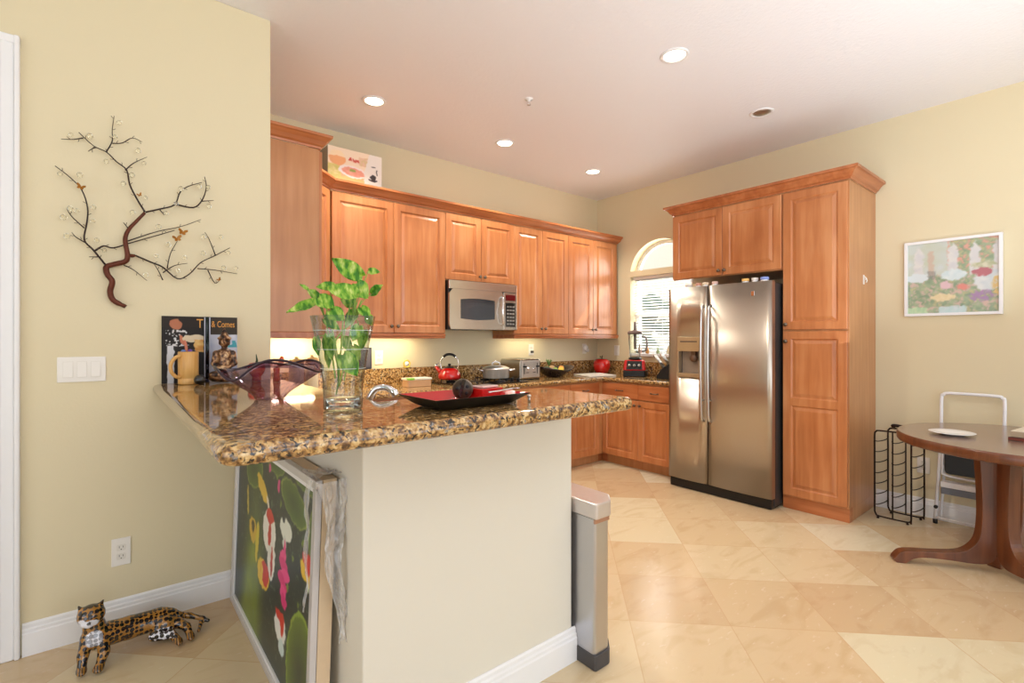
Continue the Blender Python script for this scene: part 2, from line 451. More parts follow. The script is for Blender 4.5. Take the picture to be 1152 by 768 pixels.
def picture(name, nu, nv, Wd, Hd, fn, mat, parent=None):
    """flat printed or painted sheet, local x 0..Wd, z 0..Hd, facing -y; colour function takes (x, z)"""
    vs = [(Wd*i/nu, 0, Hd*j/nv) for j in range(nv+1) for i in range(nu+1)]
    fs = [(j*(nu+1)+i, j*(nu+1)+i+1, (j+1)*(nu+1)+i+1, (j+1)*(nu+1)+i) for j in range(nv) for i in range(nu)]
    mb = MB(); mb.add(vs, fs, False); o = mb.build(name, mat, parent)
    color_mesh(o, lambda c: lin(fn(c.x, c.z))); return o
def ell(x, z, cx, cz, a, b, ang=0):
    c, s_ = math.cos(math.radians(ang)), math.sin(math.radians(ang)); dx, dz = x-cx, z-cz
    return ((dx*c+dz*s_)/a)**2+((-dx*s_+dz*c)/b)**2
def mixc(a, b, t):
    t = max(0, min(1, t)); return tuple(a[i]*(1-t)+b[i]*t for i in range(3))
def soft(fn, r, w=0.0):
    def g(x, z):
        x += w*(vnoise(x*60, z*60)-0.5); z += w*(vnoise(x*60+7, z*60+3)-0.5)
        cs = [fn(x+a*r, z+b*r) for a, b in ((0, 0), (1, 0.3), (-0.3, 1), (-1, -0.3), (0.3, -1))]
        return tuple(sum(c[i] for c in cs)/5 for i in range(3))
    return g
def hsh(x, y):
    v = math.sin(x*127.1+y*311.7)*43758.5453; return v-math.floor(v)
def vnoise(x, y):
    ix, iy = math.floor(x), math.floor(y); fx, fy = x-ix, y-iy; fx = fx*fx*(3-2*fx); fy = fy*fy*(3-2*fy)
    a = hsh(ix, iy)*(1-fx)+hsh(ix+1, iy)*fx; b = hsh(ix, iy+1)*(1-fx)+hsh(ix+1, iy+1)*fx
    return a*(1-fy)+b*fy

# ---------------------------------------------------------------- the room
H = 3.03
WL = -8.0; WS = -7.5
struct(MB().box(WL-0.2, 0.2, WS-0.2, 0.2, -0.12, 0).build('floor', M['floor']), 'diagonal travertine tile floor')
struct(MB().box(WL-0.2, 0.2, WS-0.2, 0.2, H, H+0.12).build('ceiling', M['ceil']), 'textured white ceiling')
struct(MB().box(-4.03, 0.2, 0, 0.2, 0, H).build('wall_back', M['wall']), 'cream back wall behind the cabinets')
struct(MB().box(WL, -4.03, -1.2, 0.2, 0, H).build('wall_left', M['wall'], bevel=0.006), 'cream wall that carries the metal branch')
# right wall with an arched window opening
wy0, wy1, wz0, wzs = -0.50, -1.28, 1.15, 2.06
wc = (wy0+wy1)/2; wr = (wy0-wy1)/2
def wall_with_arch(x0, x1):
    mb = MB()
    mb.box(x0, x1, wy0, 0.0, 0, H); mb.box(x0, x1, WS, wy1, 0, H); mb.box(x0, x1, wy1, wy0, 0, wz0)
    arc = [(wc+wr*math.cos(t), wzs+0.93*wr*math.sin(t)) for t in [PI*k/24 for k in range(25)]]
    for (a, b) in zip(arc[:-1], arc[1:]):
        mb.prism([a, b, (b[0], H), (a[0], H)], x0, x1, 'yz')
    return mb
struct(wall_with_arch(0, 0.2).build('wall_right', M['wall']), 'cream wall with arched window behind the fridge')
# far side of the room, with the glazed openings the daylight comes through
mb = MB(); mb.box(WL-0.2, -6.4, WS-0.2, WS, 0, H); mb.box(-0.8, 0.2, WS-0.2, WS, 0, H); mb.box(-6.4, -0.8, WS-0.2, WS, 2.65, H); mb.box(-6.4, -0.8, WS-0.2, WS, 0, 0.25)
struct(mb.build('wall_front', M['wall']))
mb = MB(); mb.box(WL-0.2, WL, WS, -6.3, 0, H); mb.box(WL-0.2, WL, -2.5, 0.2, 0, H); mb.box(WL-0.2, WL, -6.3, -2.5, 2.65, H); mb.box(WL-0.2, WL, -6.3, -2.5, 0, 0.25)
struct(mb.build('wall_side', M['wall']))

# half wall of the breakfast bar
HB = 1.055
mb = MB(); mb.prism([(-4.125, -2.664), (-3.234, -2.664), (-3.234, -2.54), (-4.0, -2.54), (-4.0, -1.2), (-4.125, -1.2)], 0, HB)
hw = struct(mb.build('wall_peninsula', M['wall_white'], bevel=0.006), 'pale half wall under the granite bar top')
def base_profile(mb, p0, p1, nrm, h=0.135, t=0.016):
    """baseboard from p0 to p1; nrm is the outward side"""
    prof = [(0, 0), (t, 0), (t, h*0.68), (t*0.75, h*0.72), (t*0.75, h*0.80), (t*0.45, h*0.84), (t*0.45, h*0.94), (0.003, h), (0, h)]
    a = Vector(p0); b = Vector(p1); n_ = Vector(nrm)
    vs = []
    for e in (a, b):
        for (o, z) in prof: vs.append((e.x+n_.x*o, e.y+n_.y*o, z))
    N = len(prof); fs = [tuple(range(N)), tuple(range(N, 2*N))[::-1]]
    for k in range(N): fs.append((k, N+k, N+(k+1) % N, (k+1) % N))
    mb.add(vs, fs, False); return mb
struct(base_profile(MB(), (-4.985, -1.2), (-4.125, -1.2), (0, -1)).build('baseboard_left', M['trim']), 'white baseboard under the metal branch')
struct(base_profile(MB(), (0, -2.88), (0, WS), (-1, 0)).build('baseboard_right', M['trim']), 'white baseboard behind the wine rack')
mb = base_profile(MB(), (-4.125, -2.664), (-3.218, -2.664), (0, -1)); base_profile(mb, (-3.234, -2.664), (-3.234, -2.54), (1, 0))
base_profile(mb, (-4.125, -1.2), (-4.125, -2.68), (-1, 0))
struct(mb.build('baseboard_peninsula', M['trim']), 'white baseboard round the half wall')
# door casing at the far left
mb = MB()
for (x0, x1, d) in ((-4.99, -5.008, 0.028), (-5.008, -5.05, 0.018), (-5.05, -5.062, 0.024), (-5.062, -5.10, 0.014)):
    mb.box(x0, x1, -1.2, -1.2-d, 0, 2.565-(0 if x0 > -5 else 0.02))
mb.box(-4.99, -6.2, -1.2, -1.222, 2.53, 2.565); mb.box(-5.008, -6.19, -1.2, -1.216, 2.46, 2.53)
struct(mb.build('trim_1', M['trim'], bevel=0.006), 'white door casing')
mb = MB(); mb.box(-5.10, -6.1, -1.2, -1.206, 0.01, 2.46)
for (z0, z1) in ((0.2, 1.0), (1.15, 2.3)): mb.box(-5.22, -5.95, -1.206, -1.212, z0, z1)
struct(mb.build('door_1', M['trim'], bevel=0.004))

# arched window
mb = MB()
def arch_ring(mb, r0, r1, x0, x1, n=28):
    for k in range(n):
        t0, t1 = PI*k/n, PI*(k+1)/n
        q = [(wc+r*math.cos(t), wzs+0.93*r*math.sin(t)) for r, t in ((r0, t0), (r1, t0), (r1, t1), (r0, t1))]
        mb.prism(q, x0, x1, 'yz')
xw0, xw1 = 0.11, 0.15
arch_ring(mb, wr-0.045, wr, xw0, xw1)
mb.box(xw0, xw1, wy0, wy0-0.045, wz0, wzs+0.05); mb.box(xw0, xw1, wy1, wy1+0.045, wz0, wzs+0.05)
mb.box(xw0, xw1, wy1, wy0, wz0, wz0+0.045); mb.box(xw0-0.01, xw1, wy1, wy0, 1.585, 1.63)
win = struct(mb.build('window_1', M['trim'], bevel=0.003), 'arched sash window with white blinds')
mb = MB(); mb.box(0.0, 0.16, wy1, wy0, 2.035, 2.10); mb.build('transom', M['wall'], win)
mb = MB(); mb.box(-0.025, 0.2, wy1-0.0, wy0+0.0, wz0-0.03, wz0+0.002); mb.build('window_sill', M['trim'], win, bevel=0.004)
mb = MB(); mb.box(0.128, 0.132, wy1+0.04, wy0-0.04, wz0+0.04, 2.04)
arc = [(wc+(wr-0.04)*math.cos(PI*k/24), wzs+0.93*(wr-0.04)*math.sin(PI*k/24)) for k in range(25)]
mb.prism(arc, 0.128, 0.132, 'yz')
M['pane'] = thin_glass('window pane', (0.97, 0.98, 0.98), 0.06, 0.0); mb.build('pane', M['pane'], win)
mb = MB()
nz_ = 26
for k in range(nz_):
    z = 1.19+0.032*k
    if z > 2.02: break
    c, s_ = math.cos(math.radians(18)), math.sin(math.radians(18)); w2 = 0.024
    vs = [(0.062-w2*c, y, z-w2*s_) for y in (wy1+0.02, wy0-0.02)]+[(0.062+w2*c, y, z+w2*s_) for y in (wy1+0.02, wy0-0.02)]
    vs += [(v[0], v[1], v[2]+0.0025) for v in vs]
    mb.add(vs, [(0, 1, 3, 2), (4, 6, 7, 5), (0, 4, 5, 1), (2, 3, 7, 6), (0, 2, 6, 4), (1, 5, 7, 3)], False)
for y in (wy0-0.12, wc, wy1+0.12): mb.tube([(0.062, y, 1.18), (0.062, y, 2.03)], 0.0015, 5)
mb.box(0.035, 0.09, wy1+0.015, wy0-0.015, 2.0, 2.034)
M['blind'] = plain('white blind slats', (244, 244, 242), 0.5, noise=0.01)
mb.build('blind', M['blind'], win)
# what stands outside
struct(MB().box(3.2, 3.4, -6, 6, -0.5, 4.2).build('wall_neighbour', plain('cream stucco', (238, 230, 212), 0.9, noise=0.03)))  # neighbouring wall in one even cream colour
struct(MB().box(0.2, 6, -8, 6, -0.4, -0.05).build('ground', plain('pale paving', (210, 204, 190), 0.9)))

# bar-top lamps and ceiling cans
def can_light(x, y, label, lit=True):
    t = thing('recessed_light', label, 'ceiling light', (x, y, H), 0, 'recessed ceiling lights')
    mb = MB(); mb.lathe([(0.062, -0.001), (0.066, -0.007), (0.082, -0.006), (0.085, 0.0)], n=40)
    mb.build('trim_ring', M['trim'], t)
    if lit:
        m_ = can_light.m; MB().lathe([(0.0005, -0.0045), (0.063, -0.0035), (0.0635, 0.0)], n=40).build('lens', m_, t)
    else:
        mb = MB(); mb.lathe([(0.0005, -0.012), (0.04, -0.010), (0.062, -0.002), (0.063, 0)], n=40)
        mb.build('baffle', M['silver'], t)
    return t
can_light.m = plain('lit lens', (255, 246, 220), 0.5, noise=0, emit=9.0)
can_light(-3.223, -0.699, 'lit recessed ceiling light nearest the boxed blender on the left')
can_light(-2.019, -0.695, 'lit recessed ceiling light above the microwave')
can_light(-0.861, -0.686, 'lit recessed ceiling light nearest the room corner, smallest of the lit ones')
can_light(-2.060, -2.393, 'large lit recessed ceiling light in front of the fridge')
can_light(-0.878, -2.382, 'unlit recessed ceiling light above the fridge and pantry', False)
for (x, y) in ((-3.223, -0.699), (-2.019, -0.695), (-0.861, -0.686), (-2.06, -2.393)):
    l_ = lamp('can_lamp', 'SPOT', (x, y, H-0.03), 64, (1.0, 0.93, 0.80), spot_size=math.radians(115), spot_blend=0.6, shadow_soft_size=0.06)
t = thing('fire_sprinkler', 'small chrome fire sprinkler head on the ceiling', 'sprinkler', (-2.38, -1.424, H))
MB().lathe([(0.03, 0), (0.03, -0.004), (0.012, -0.006), (0.010, -0.02), (0.0005, -0.021)], n=20).build('escutcheon', M['white'], t)
mb = MB(); mb.tube([(-0.009, 0, -0.018), (-0.012, 0, -0.028), (0, 0, -0.042), (0.012, 0, -0.028), (0.009, 0, -0.018)], 0.002, 6)
mb.lathe([(0.0005, -0.044), (0.014, -0.043), (0.014, -0.041), (0.0005, -0.040)], n=16); mb.build('deflector', M['chrome'], t)

# ---------------------------------------------------------------- bar top
mb = MB()
bar = [(-4.545, -1.202), (-4.545, -2.965), (-3.205, -2.965), (-3.205, -2.468), (-3.98, -2.468), (-3.98, -1.202)]
bar = rounded(bar, 0, 6, {1: 0.06, 2: 0.045, 3: 0.045, 4: 0.0})
slab(mb, bar, 1.057, 1.105, 8)
o = mb.build('bar_countertop', M['granite'])
for p_ in o.data.polygons: p_.use_smooth = len(p_.vertices) == 4
tag(o, 'high granite breakfast bar top with rounded edge on the pale half wall', 'countertop')
# lower counter
mb = MB(); Z0, Z1 = 0.876, 0.914
low = [(-4.02, -0.003), (-4.02, -1.195), (-3.995, -1.2), (-3.995, -2.535), (-3.24, -2.535), (-3.24, -1.88), (-3.385, -1.88), (-3.385, -0.65), (-0.65, -0.65), (-0.65, -1.45), (-0.003, -1.45), (-0.003, -0.003)]
slab(mb, low, Z0, Z1, 6)
lc = mb.build('kitchen_countertop', M['granite'])
tag(lc, 'low granite worktop running along the back wall to the fridge', 'countertop')
mb = MB(); mb.box(-4.02, -0.024, -0.022, -0.003, 0.9145, 1.06); mb.box(-0.024, -0.003, -1.45, -0.003, 0.9145, 1.06)
mb.build('backsplash', M['granite'], lc)
mb = MB()

# ---------------------------------------------------------------- cabinet kit
def panel_door(mb, x0, x1, z0, z1, panels, yf=-0.02, fw=0.055):
    """slab with raised panels; front at yf, back at 0"""
    g = 0.0015; X0, X1, Zb, Zt = x0+g, x1-g, z0+g, z1-g
    # sides and back
    e = 0.003
    vs = [(X0, 0, Zb), (X1, 0, Zb), (X1, 0, Zt), (X0, 0, Zt), (X0, yf+e, Zb), (X1, yf+e, Zb), (X1, yf+e, Zt), (X0, yf+e, Zt),
          (X0+e, yf, Zb+e), (X1-e, yf, Zb+e), (X1-e, yf, Zt-e), (X0+e, yf, Zt-e)]
    fs = [(0, 1, 2, 3)]
    for k in range(4):
        k2 = (k+1) % 4; fs += [(k, 4+k, 4+k2, k2), (4+k, 8+k, 8+k2, 4+k2)]
    mb.add(vs, fs, False)
    # stacked cells
    n = len(panels); fx0, fx1, fz0, fz1 = X0+e, X1-e, Zb+e, Zt-e
    cuts = [fz0]+[p for p in panels[1:]]+[fz1] if n > 1 else [fz0, fz1]
    for i in range(n):
        a, b = cuts[i], cuts[i+1]
        pb = a+(fw if i == 0 else fw*0.5); pt = b-(fw if i == n-1 else fw*0.5)
        px0, px1 = fx0+fw, fx1-fw
        def R(d, y): return [(px0+d, y, pb+d), (px1-d, y, pb+d), (px1-d, y, pt-d), (px0+d, y, pt-d)]
        loops = [[(fx0, yf, a), (fx1, yf, a), (fx1, yf, b), (fx0, yf, b)], R(0, yf), R(0.004, yf+0.005), R(0.009, yf+0.0095), R(0.014, yf+0.0095), R(0.034, yf+0.002), R(0.038, yf+0.001)]
        vs = [v for lp in loops for v in lp]; fs = []
        for j in range(len(loops)-1):
            for k in range(4):
                k2 = (k+1) % 4; fs.append((j*4+k, j*4+k2, (j+1)*4+k2, (j+1)*4+k))
        j = len(loops)-1; fs.append(tuple(j*4+k for k in range(4))); mb.add(vs, fs, False)
    return mb
def knob(parent, x, z, y=-0.02):
    mb = MB(); mb.lathe([(0.006, 0), (0.005, -0.012), (0.013, -0.018), (0.0155, -0.024), (0.012, -0.030), (0.0005, -0.032)], (x, y, z), 20, axis='y')
    return mb.build('knob', M['pewter'], parent)
def pull(parent, x, z, y=-0.02):
    mb = MB(); mb.tube(smooth_path([(x-0.04, y, z), (x-0.038, y-0.016, z), (x-0.02, y-0.024, z), (x+0.02, y-0.024, z), (x+0.038, y-0.016, z), (x+0.04, y, z)], 4), 0.005, 8)
    for s_ in (-1, 1): mb.lathe([(0.009, 0), (0.008, -0.003), (0.0005, -0.004)], (x+s_*0.04, y, z), 12, axis='y')
    return mb.build('handle', M['pewter'], parent)
def cabinet(name, label, loc, rotz, w, depth, z0, z1, doors=(), drawers=(), kick=0, rail=None, group=None, frame=True):
    """local: x along the front, front plane y=0 facing -y, body back at y=depth"""
    t = thing(name, label, 'cabinet', loc, rotz, group)
    mb = MB(); mb.box(0.0005, w-0.0005, 0, depth-0.003, z0, z1)
    if kick:
        mb = MB(); mb.box(0.0005, w-0.0005, 0, depth-0.003, kick, z1); mb.box(0.0005, w-0.0005, 0.07, depth-0.003, 0.001, kick)
    mb.build('body', M['maple_side'], t, bevel=0.0015)
    for d in doors:
        x0, x1, a, b, kx, kz = d[:6]; pn = d[6] if len(d) > 6 else [a]
        mb = MB(); panel_door(mb, x0, x1, a, b, pn)
        dr = mb.build('door', M['maple'], t)
        if kx is not None: knob(dr, kx, kz)
    for (x0, x1, a, b) in drawers:
        mb = MB(); g = 0.0015; mb.box(x0+g, x1-g, -0.02, 0, a+g, b-g)
        dr = mb.build('drawer', M['maple_h'], t, bevel=0.004); pull(dr, (x0+x1)/2, (a+b)/2)
    if rail:
        mb = MB(); L, Rr = rail
        for (y0, y1, a, b) in ((-0.024, 0.01, z0-0.022, z0), (-0.018, 0.006, z0-0.040, z0-0.022)):
            mb.box(0.0005, w-0.0005, y0, y1, a, b)
        if L: mb.box(0.0005, 0.018, 0.01, depth-0.003, z0-0.04, z0)
        if Rr: mb.box(w-0.018, w-0.0005, 0.01, depth-0.003, z0-0.04, z0)
        mb.build('light_rail', M['maple_h'], t, bevel=0.004)
    return t
UB, UT = 1.362, 2.440
G1 = 'upper wall cabinets'
def two(w, a, b, kz, split=None, off=0.0):
    s_ = split or w/2
    return [(off, s_, a, b, s_-0.028, kz), (s_, w, a, b, s_+0.028, kz)]
cabinet('upper_cabinet', 'tall two door upper cabinet behind the pothos, left of the microwave', (-3.405, -0.33, 0), 0, 0.995, 0.33, UB, UT, two(0.995, UB+0.005, UT-0.01, UB+0.06, 0.505), rail=(0, 1), group=G1)
cabinet('upper_cabinet', 'short two door upper cabinet directly above the microwave', (-2.410, -0.33, 0), 0, 0.78, 0.33, 1.838, UT, two(0.78, 1.843, UT-0.01, 1.89), group=G1)
cabinet('upper_cabinet', 'two door upper cabinet above the toaster, right of the microwave', (-1.630, -0.33, 0), 0, 0.76, 0.33, UB, UT, two(0.76, UB+0.005, UT-0.01, UB+0.06), rail=(1, 0), group=G1)
cabinet('upper_cabinet', 'last two door upper cabinet on the back wall, next to the window', (-0.870, -0.33, 0), 0, 0.84, 0.33, UB, UT, [(0, 0.395, UB+0.005, UT-0.01, 0.367, UB+0.06), (0.395, 0.80, UB+0.005, UT-0.01, 0.423, UB+0.06)], rail=(0, 1), group=G1)
# diagonal corner cabinet
t = thing('corner_cabinet', 'angled corner upper cabinet between the end panel and the back wall', 'cabinet', (-3.70, -0.61, 0), PI/4)
q = Matrix.Rotation(-PI/4, 3, 'Z')
pl = [(-3.70, -0.61), (-3.41, -0.332), (-3.41, -0.003), (-4.02, -0.003), (-4.02, -0.61)]
pl = [tuple((q@Vector((x+3.70, y+0.61, 0)))[:2]) for x, y in pl]
mb = MB(); mb.prism(pl, UB, UT); mb.build('body', M['maple_side'], t)
mb = MB(); panel_door(mb, 0.03, 0.37, UB+0.005, UT-0.01, [0]); dd = mb.build('door', M['maple'], t); knob(dd, 0.06, UB+0.06)
mb = MB(); mb.box(0.0, 0.40, -0.022, 0.008, UB-0.04, UB); mb.build('light_rail', M['maple_h'], t, bevel=0.004)
# end cabinet on the short side wall, its plain side panel facing the room
cabinet('end_cabinet', 'upper cabinet end with plain wide veneer panel beside the wall edge', (-3.70, -0.97, 0), PI/2, 0.36, 0.325, UB, 2.485, [(0, 0.36, UB+0.005, 2.475, 0.33, UB+0.06)], rail=(1, 0))
# crowns
def crown(name, path, z, label, cat='moulding', hgt=0.078, out=0.062, mat=None, closed_ends=True, parent=None):
    """path: front line points with outward on the right hand side"""
    prof = [(0, 0), (0.008, 0), (0.010, 0.012), (0.022, 0.020), (0.034, 0.040), (0.050, 0.056), (0.056, 0.060), (out, 0.062), (out, hgt), (0, hgt)]
    P = [Vector(p) for p in path]; N = len(P); K = len(prof); vs = []
    for i in range(N):
        d1 = (P[i]-P[i-1]).normalized() if i > 0 else None
        d2 = (P[i+1]-P[i]).normalized() if i < N-1 else None
        n1 = Vector((d1.y, -d1.x)) if d1 else None; n2 = Vector((d2.y, -d2.x)) if d2 else None
        if n1 and n2: nn = (n1+n2)/(1+n1.dot(n2))
        else: nn = n1 or n2
        for (o_, h_) in prof: vs.append((P[i].x+nn.x*o_, P[i].y+nn.y*o_, z+h_))
    fs = [tuple(range(K)), tuple((N-1)*K+k for k in range(K))[::-1]]
    for i in range(N-1):
        for k in range(K): fs.append((i*K+k, (i+1)*K+k, (i+1)*K+(k+1) % K, i*K+(k+1) % K))
    mb = MB(); mb.add(vs, fs, False)
    return tag(mb.build(name, mat or M['maple_h'], parent), label, cat)
crown('crown_moulding', [(-4.02, -0.972), (-3.698, -0.972), (-3.698, -0.69)], 2.4855, 'maple crown moulding on top of the plain end cabinet')
crown('crown_moulding', [(-3.70, -0.60), (-3.412, -0.332), (-0.028, -0.332), (-0.028, -0.01)], 2.4405, 'long maple crown moulding along the back wall cabinets')
crown('crown_moulding', [(-0.02, -1.458), (-0.612, -1.458), (-0.612, -2.877), (-0.02, -2.877)], 2.4605, 'maple crown moulding over the fridge cabinet and pantry', hgt=0.082, out=0.068)

G2 = 'base cabinets on the back wall'
def base_unit(loc, rotz, w, label, kside, group, two_d=False, fill=0):
    kz = 0.655
    if two_d: dz = two(w, 0.108, 0.70, kz)
    else: dz = [(0, w-fill, 0.108, 0.70, (w-fill-0.03) if kside > 0 else 0.03, kz)]
    return cabinet('base_cabinet', label, loc, rotz, w, 0.61, 0.1, 0.876, dz, [(0, w-fill, 0.712, 0.862)], kick=0.1, group=group)
base_unit((-3.38, -0.61, 0), 0, 0.485, 'base cabinet under the plastic tub, left end of the back run', 1, G2)
base_unit((-2.895, -0.61, 0), 0, 0.485, 'base cabinet between the left end unit and the cooktop', -1, G2)
base_unit((-2.41, -0.61, 0), 0, 0.78, 'wide base cabinet under the cooktop', 1, G2, True)
base_unit((-1.63, -0.61, 0), 0, 0.50, 'base cabinet below the toaster', 1, G2)
bc = base_unit((-1.13, -0.61, 0), 0, 0.52, 'base cabinet in the inner corner below the cutting board', -1, G2, fill=0.08)
MB().box(0.519, 0.589, 0.0705, 0.20, 0.001, 0.099).build('kick_board', M['maple_h'], bc)
G3 = 'base cabinets beside the fridge'
bc = base_unit((-0.61, -0.61, 0), -PI/2, 0.46, 'base cabinet with drawer below the red blender', 1, G3)
MB().box(-0.069, 0.0, 0.0705, 0.20, 0.001, 0.099).build('kick_board', M['maple_h'], bc)
base_unit((-0.61, -1.07, 0), -PI/2, 0.38, 'base cabinet with drawer right beside the steel fridge', -1, G3)
# units on the bar side of the kitchen
cabinet('sink_cabinet', 'sink base cabinet behind the breakfast bar half wall', (-3.24, -1.90, 0), PI, 0.75, 0.635, 0.1, 0.876, two(0.75, 0.108, 0.862, 0.80), kick=0.1)
cabinet('side_cabinet', 'base cabinet on the short wall under the end panel', (-3.40, -1.84, 0), PI/2, 1.15, 0.59, 0.1, 0.876, two(1.15, 0.108, 0.862, 0.80), kick=0.1)

# fridge cabinet and pantry on the right wall
cabinet('fridge_cabinet', 'two door maple cabinet above the steel refrigerator', (-0.61, -1.46, 0), -PI/2, 0.965, 0.61, 1.86, 2.4605, [(0.0, 0.48, 1.865, 2.45, 0.455, 1.905), (0.48, 0.962, 1.865, 2.45, 0.505, 1.905)])
pt = cabinet('pantry_cabinet', 'tall maple pantry cabinet right of the refrigerator', (-0.61, -2.425, 0), -PI/2, 0.45, 0.61, 0.1, 2.4605, [(0.006, 0.443, 1.388, 2.45, 0.035, 1.43), (0.006, 0.443, 0.108, 1.378, 0.035, 1.30, [0.108, 0.835])], kick=0.1)
mb = MB(); mb.box(0.0005, 0.02, 0.1, 0.6, 0.001, 0.1)
# the kick board is flush on the pantry
MB().box(0.0, 0.4495, 0.006, 0.07, 0.001, 0.104).build('kick_board', M['maple_h'], pt)
for ch in pt.children:
    pass
hk = MB(); hk.box(0.4495, 0.4535, 0.30, 0.325, 1.73, 1.80); hk.tube([(0.4535, 0.312, 1.79), (0.466, 0.312, 1.775), (0.472, 0.312, 1.755), (0.466, 0.312, 1.742)], 0.004, 8); hk.tube([(0.4535, 0.312, 1.765), (0.463, 0.295, 1.76), (0.470, 0.285, 1.765)], 0.003, 8)
o = hk.build('wall_hook', M['plate'], None); o.location = (-0.61, -2.425, 0); o.rotation_euler = (0, 0, -PI/2)
tag(o, 'small white adhesive hook on the pantry side', 'hook')

# ---------------------------------------------------------------- microwave
t = thing('microwave', 'stainless over the range microwave below the short cabinet', 'microwave', (-2.405, -0.40, 1.402))
MB().box(0, 0.765, 0.012, 0.395, 0, 0.433).build('housing', M['black'], t, bevel=0.003)
mb = MB(); mb.box(0.0, 0.765, -0.006, 0.012, 0.358, 0.433); mb.build('vent_panel', M['steel_x'], t, bevel=0.003)
door = [(0, 0), (0.60, 0), (0.60, 0.355), (0, 0.355)]
mb = MB()
# door front with rounded window opening
x0, x1, zb, zt = 0.115, 0.495, 0.098, 0.268
inn = []
for k in range(9): inn.append((x0+(x1-x0)*k/8, zb-0.012*math.sin(PI*k/8)))
for k in range(9): inn.append((x1-(x1-x0)*k/8, zt+0.012*math.sin(PI*k/8)))
outp = []
for (x, z) in inn:
    cx, cz = 0.305, 0.18; dx, dz = x-cx, z-cz
    sc = min((0.30 if dx > 0 else 0.305)/max(abs(dx), 1e-6)*1.0, 0.1775/max(abs(dz), 1e-6))
    outp.append((cx+dx*sc, cz+dz*sc))
N = len(inn); vs = [(x, -0.008, z) for x, z in outp]+[(x, -0.008, z) for x, z in inn]+[(x, 0.002, z) for x, z in inn]+[(x, 0.012, z) for x, z in outp]
fs = []
for k in range(N):
    k2 = (k+1) % N; fs += [(k, k2, N+k2, N+k), (N+k, N+k2, 2*N+k2, 2*N+k), (3*N+k, 3*N+k2, k2, k)]
mb.add(vs, fs, False)
d_ = mb.build('door', M['steel_x'], t)
mb = MB(); mb.prism(inn, 0.0, 0.004, 'xz'); mb.build('window', plain('dark oven window', (62, 66, 72), 0.12, coat=0.5), d_)
mb = MB()
mb.tube(smooth_path([(0.575, -0.008, 0.05), (0.572, -0.035, 0.07), (0.558, -0.048, 0.18), (0.572, -0.035, 0.29), (0.575, -0.008, 0.31)], 5), 0.0085, 10); mb.build('handle', M['chrome'], d_)
mb = MB(); mb.box(0.603, 0.765, -0.006, 0.012, 0, 0.355); pn = mb.build('control_panel', M['steel_x'], t, bevel=0.003)
MB().box(0.625, 0.745, -0.0085, -0.006, 0.03, 0.26).build('keypad', M['gloss_black'], pn, bevel=0.002)
MB().box(0.625, 0.745, -0.0085, -0.006, 0.28, 0.335).build('display', plain('dim red display', (96, 20, 22), 0.1), pn, bevel=0.002)
mb = MB()
for r_ in range(6):
    for c_ in range(3): mb.box(0.64+c_*0.033, 0.663+c_*0.033, -0.0095, -0.0085, 0.05+r_*0.033, 0.064+r_*0.033)
mb.build('buttons', M['silver'], pn)

# ---------------------------------------------------------------- fridge
t = thing('refrigerator', 'stainless side by side refrigerator with ice and water dispenser', 'refrigerator', (-0.72, -1.515, 0), -PI/2)
FW = 0.897; sp = 0.374
MB().box(0.004, FW-0.004, 0.0, 0.68, 0.02, 1.755).build('case', plain('dark grey fridge case', (58, 56, 56), 0.45), t, bevel=0.004)
def fdoor(x0, x1, hole=None):
    mb = MB(); n = 14; z0, z1 = 0.085, 1.768
    def yf(x): u = (x-x0)/(x1-x0); return -0.052-0.016*math.sin(PI*u)**0.6
    xs = [x0+(x1-x0)*k/n for k in range(n+1)]
    if hole: xs = sorted(set([x for x in xs if not any(abs(x-h) < 0.012 for h in hole[:2])]+[hole[0], hole[1]]))
    zs = [z0, z1] if not hole else [z0, hole[2], hole[3], z1]
    m = len(xs)
    V = [(x, yf(x), z) for z in zs for x in xs]+[(x, 0, z) for z in zs for x in xs]
    off = m*len(zs); F = []
    for j in range(len(zs)-1):
        for i in range(m-1):
            if hole and j == 1 and hole[0]-1e-6 <= xs[i] < hole[1]-1e-6: continue
            F.append((j*m+i, j*m+i+1, (j+1)*m+i+1, (j+1)*m+i)); F.append((off+j*m+i, off+(j+1)*m+i, off+(j+1)*m+i+1, off+j*m+i+1))
    J = len(zs)-1
    for i in range(m-1): F.append((i, off+i, off+i+1, i+1)); F.append((J*m+i, J*m+i+1, off+J*m+i+1, off+J*m+i))
    for j in range(J): F.append((j*m, (j+1)*m, off+(j+1)*m, off+j*m)); F.append((j*m+m-1, off+j*m+m-1, off+(j+1)*m+m-1, (j+1)*m+m-1))
    if hole:
        ia = xs.index(hole[0]); ib = xs.index(hole[1])
        for i in range(ia, ib): F.append((m+i, m+i+1, off+m+i+1, off+m+i)); F.append((2*m+i, off+2*m+i, off+2*m+i+1, 2*m+i+1))
        F.append((m+ia, off+m+ia, off+2*m+ia, 2*m+ia)); F.append((m+ib, 2*m+ib, off+2*m+ib, off+m+ib))
    mb.add(V, F, False); return mb
hole = (0.095, 0.315, 0.985, 1.335)
fl = fdoor(0, sp-0.004, hole).build('freezer_door', M['steel'], t)
fr = fdoor(sp+0.004, FW).build('fresh_door', M['steel'], t)
for o in (fl, fr):
    for p_ in o.data.polygons: p_.use_smooth = abs(p_.normal.y) > 0.5
disp = MB(); hx0, hx1, hz0, hz1 = hole
disp.box(hx0, hx1, -0.072, -0.045, 1.21, hz1); disp.box(hx0, hx1, -0.074, -0.02, hz0, hz0+0.035)
disp.box(hx0, hx0+0.014, -0.071, -0.02, hz0+0.035, 1.21); disp.box(hx1-0.014, hx1, -0.071, -0.02, hz0+0.035, 1.21)
dp = disp.build('dispenser', plain('champagne dispenser trim', (186, 172, 148), 0.3, metal=0.8), fl, bevel=0.003)
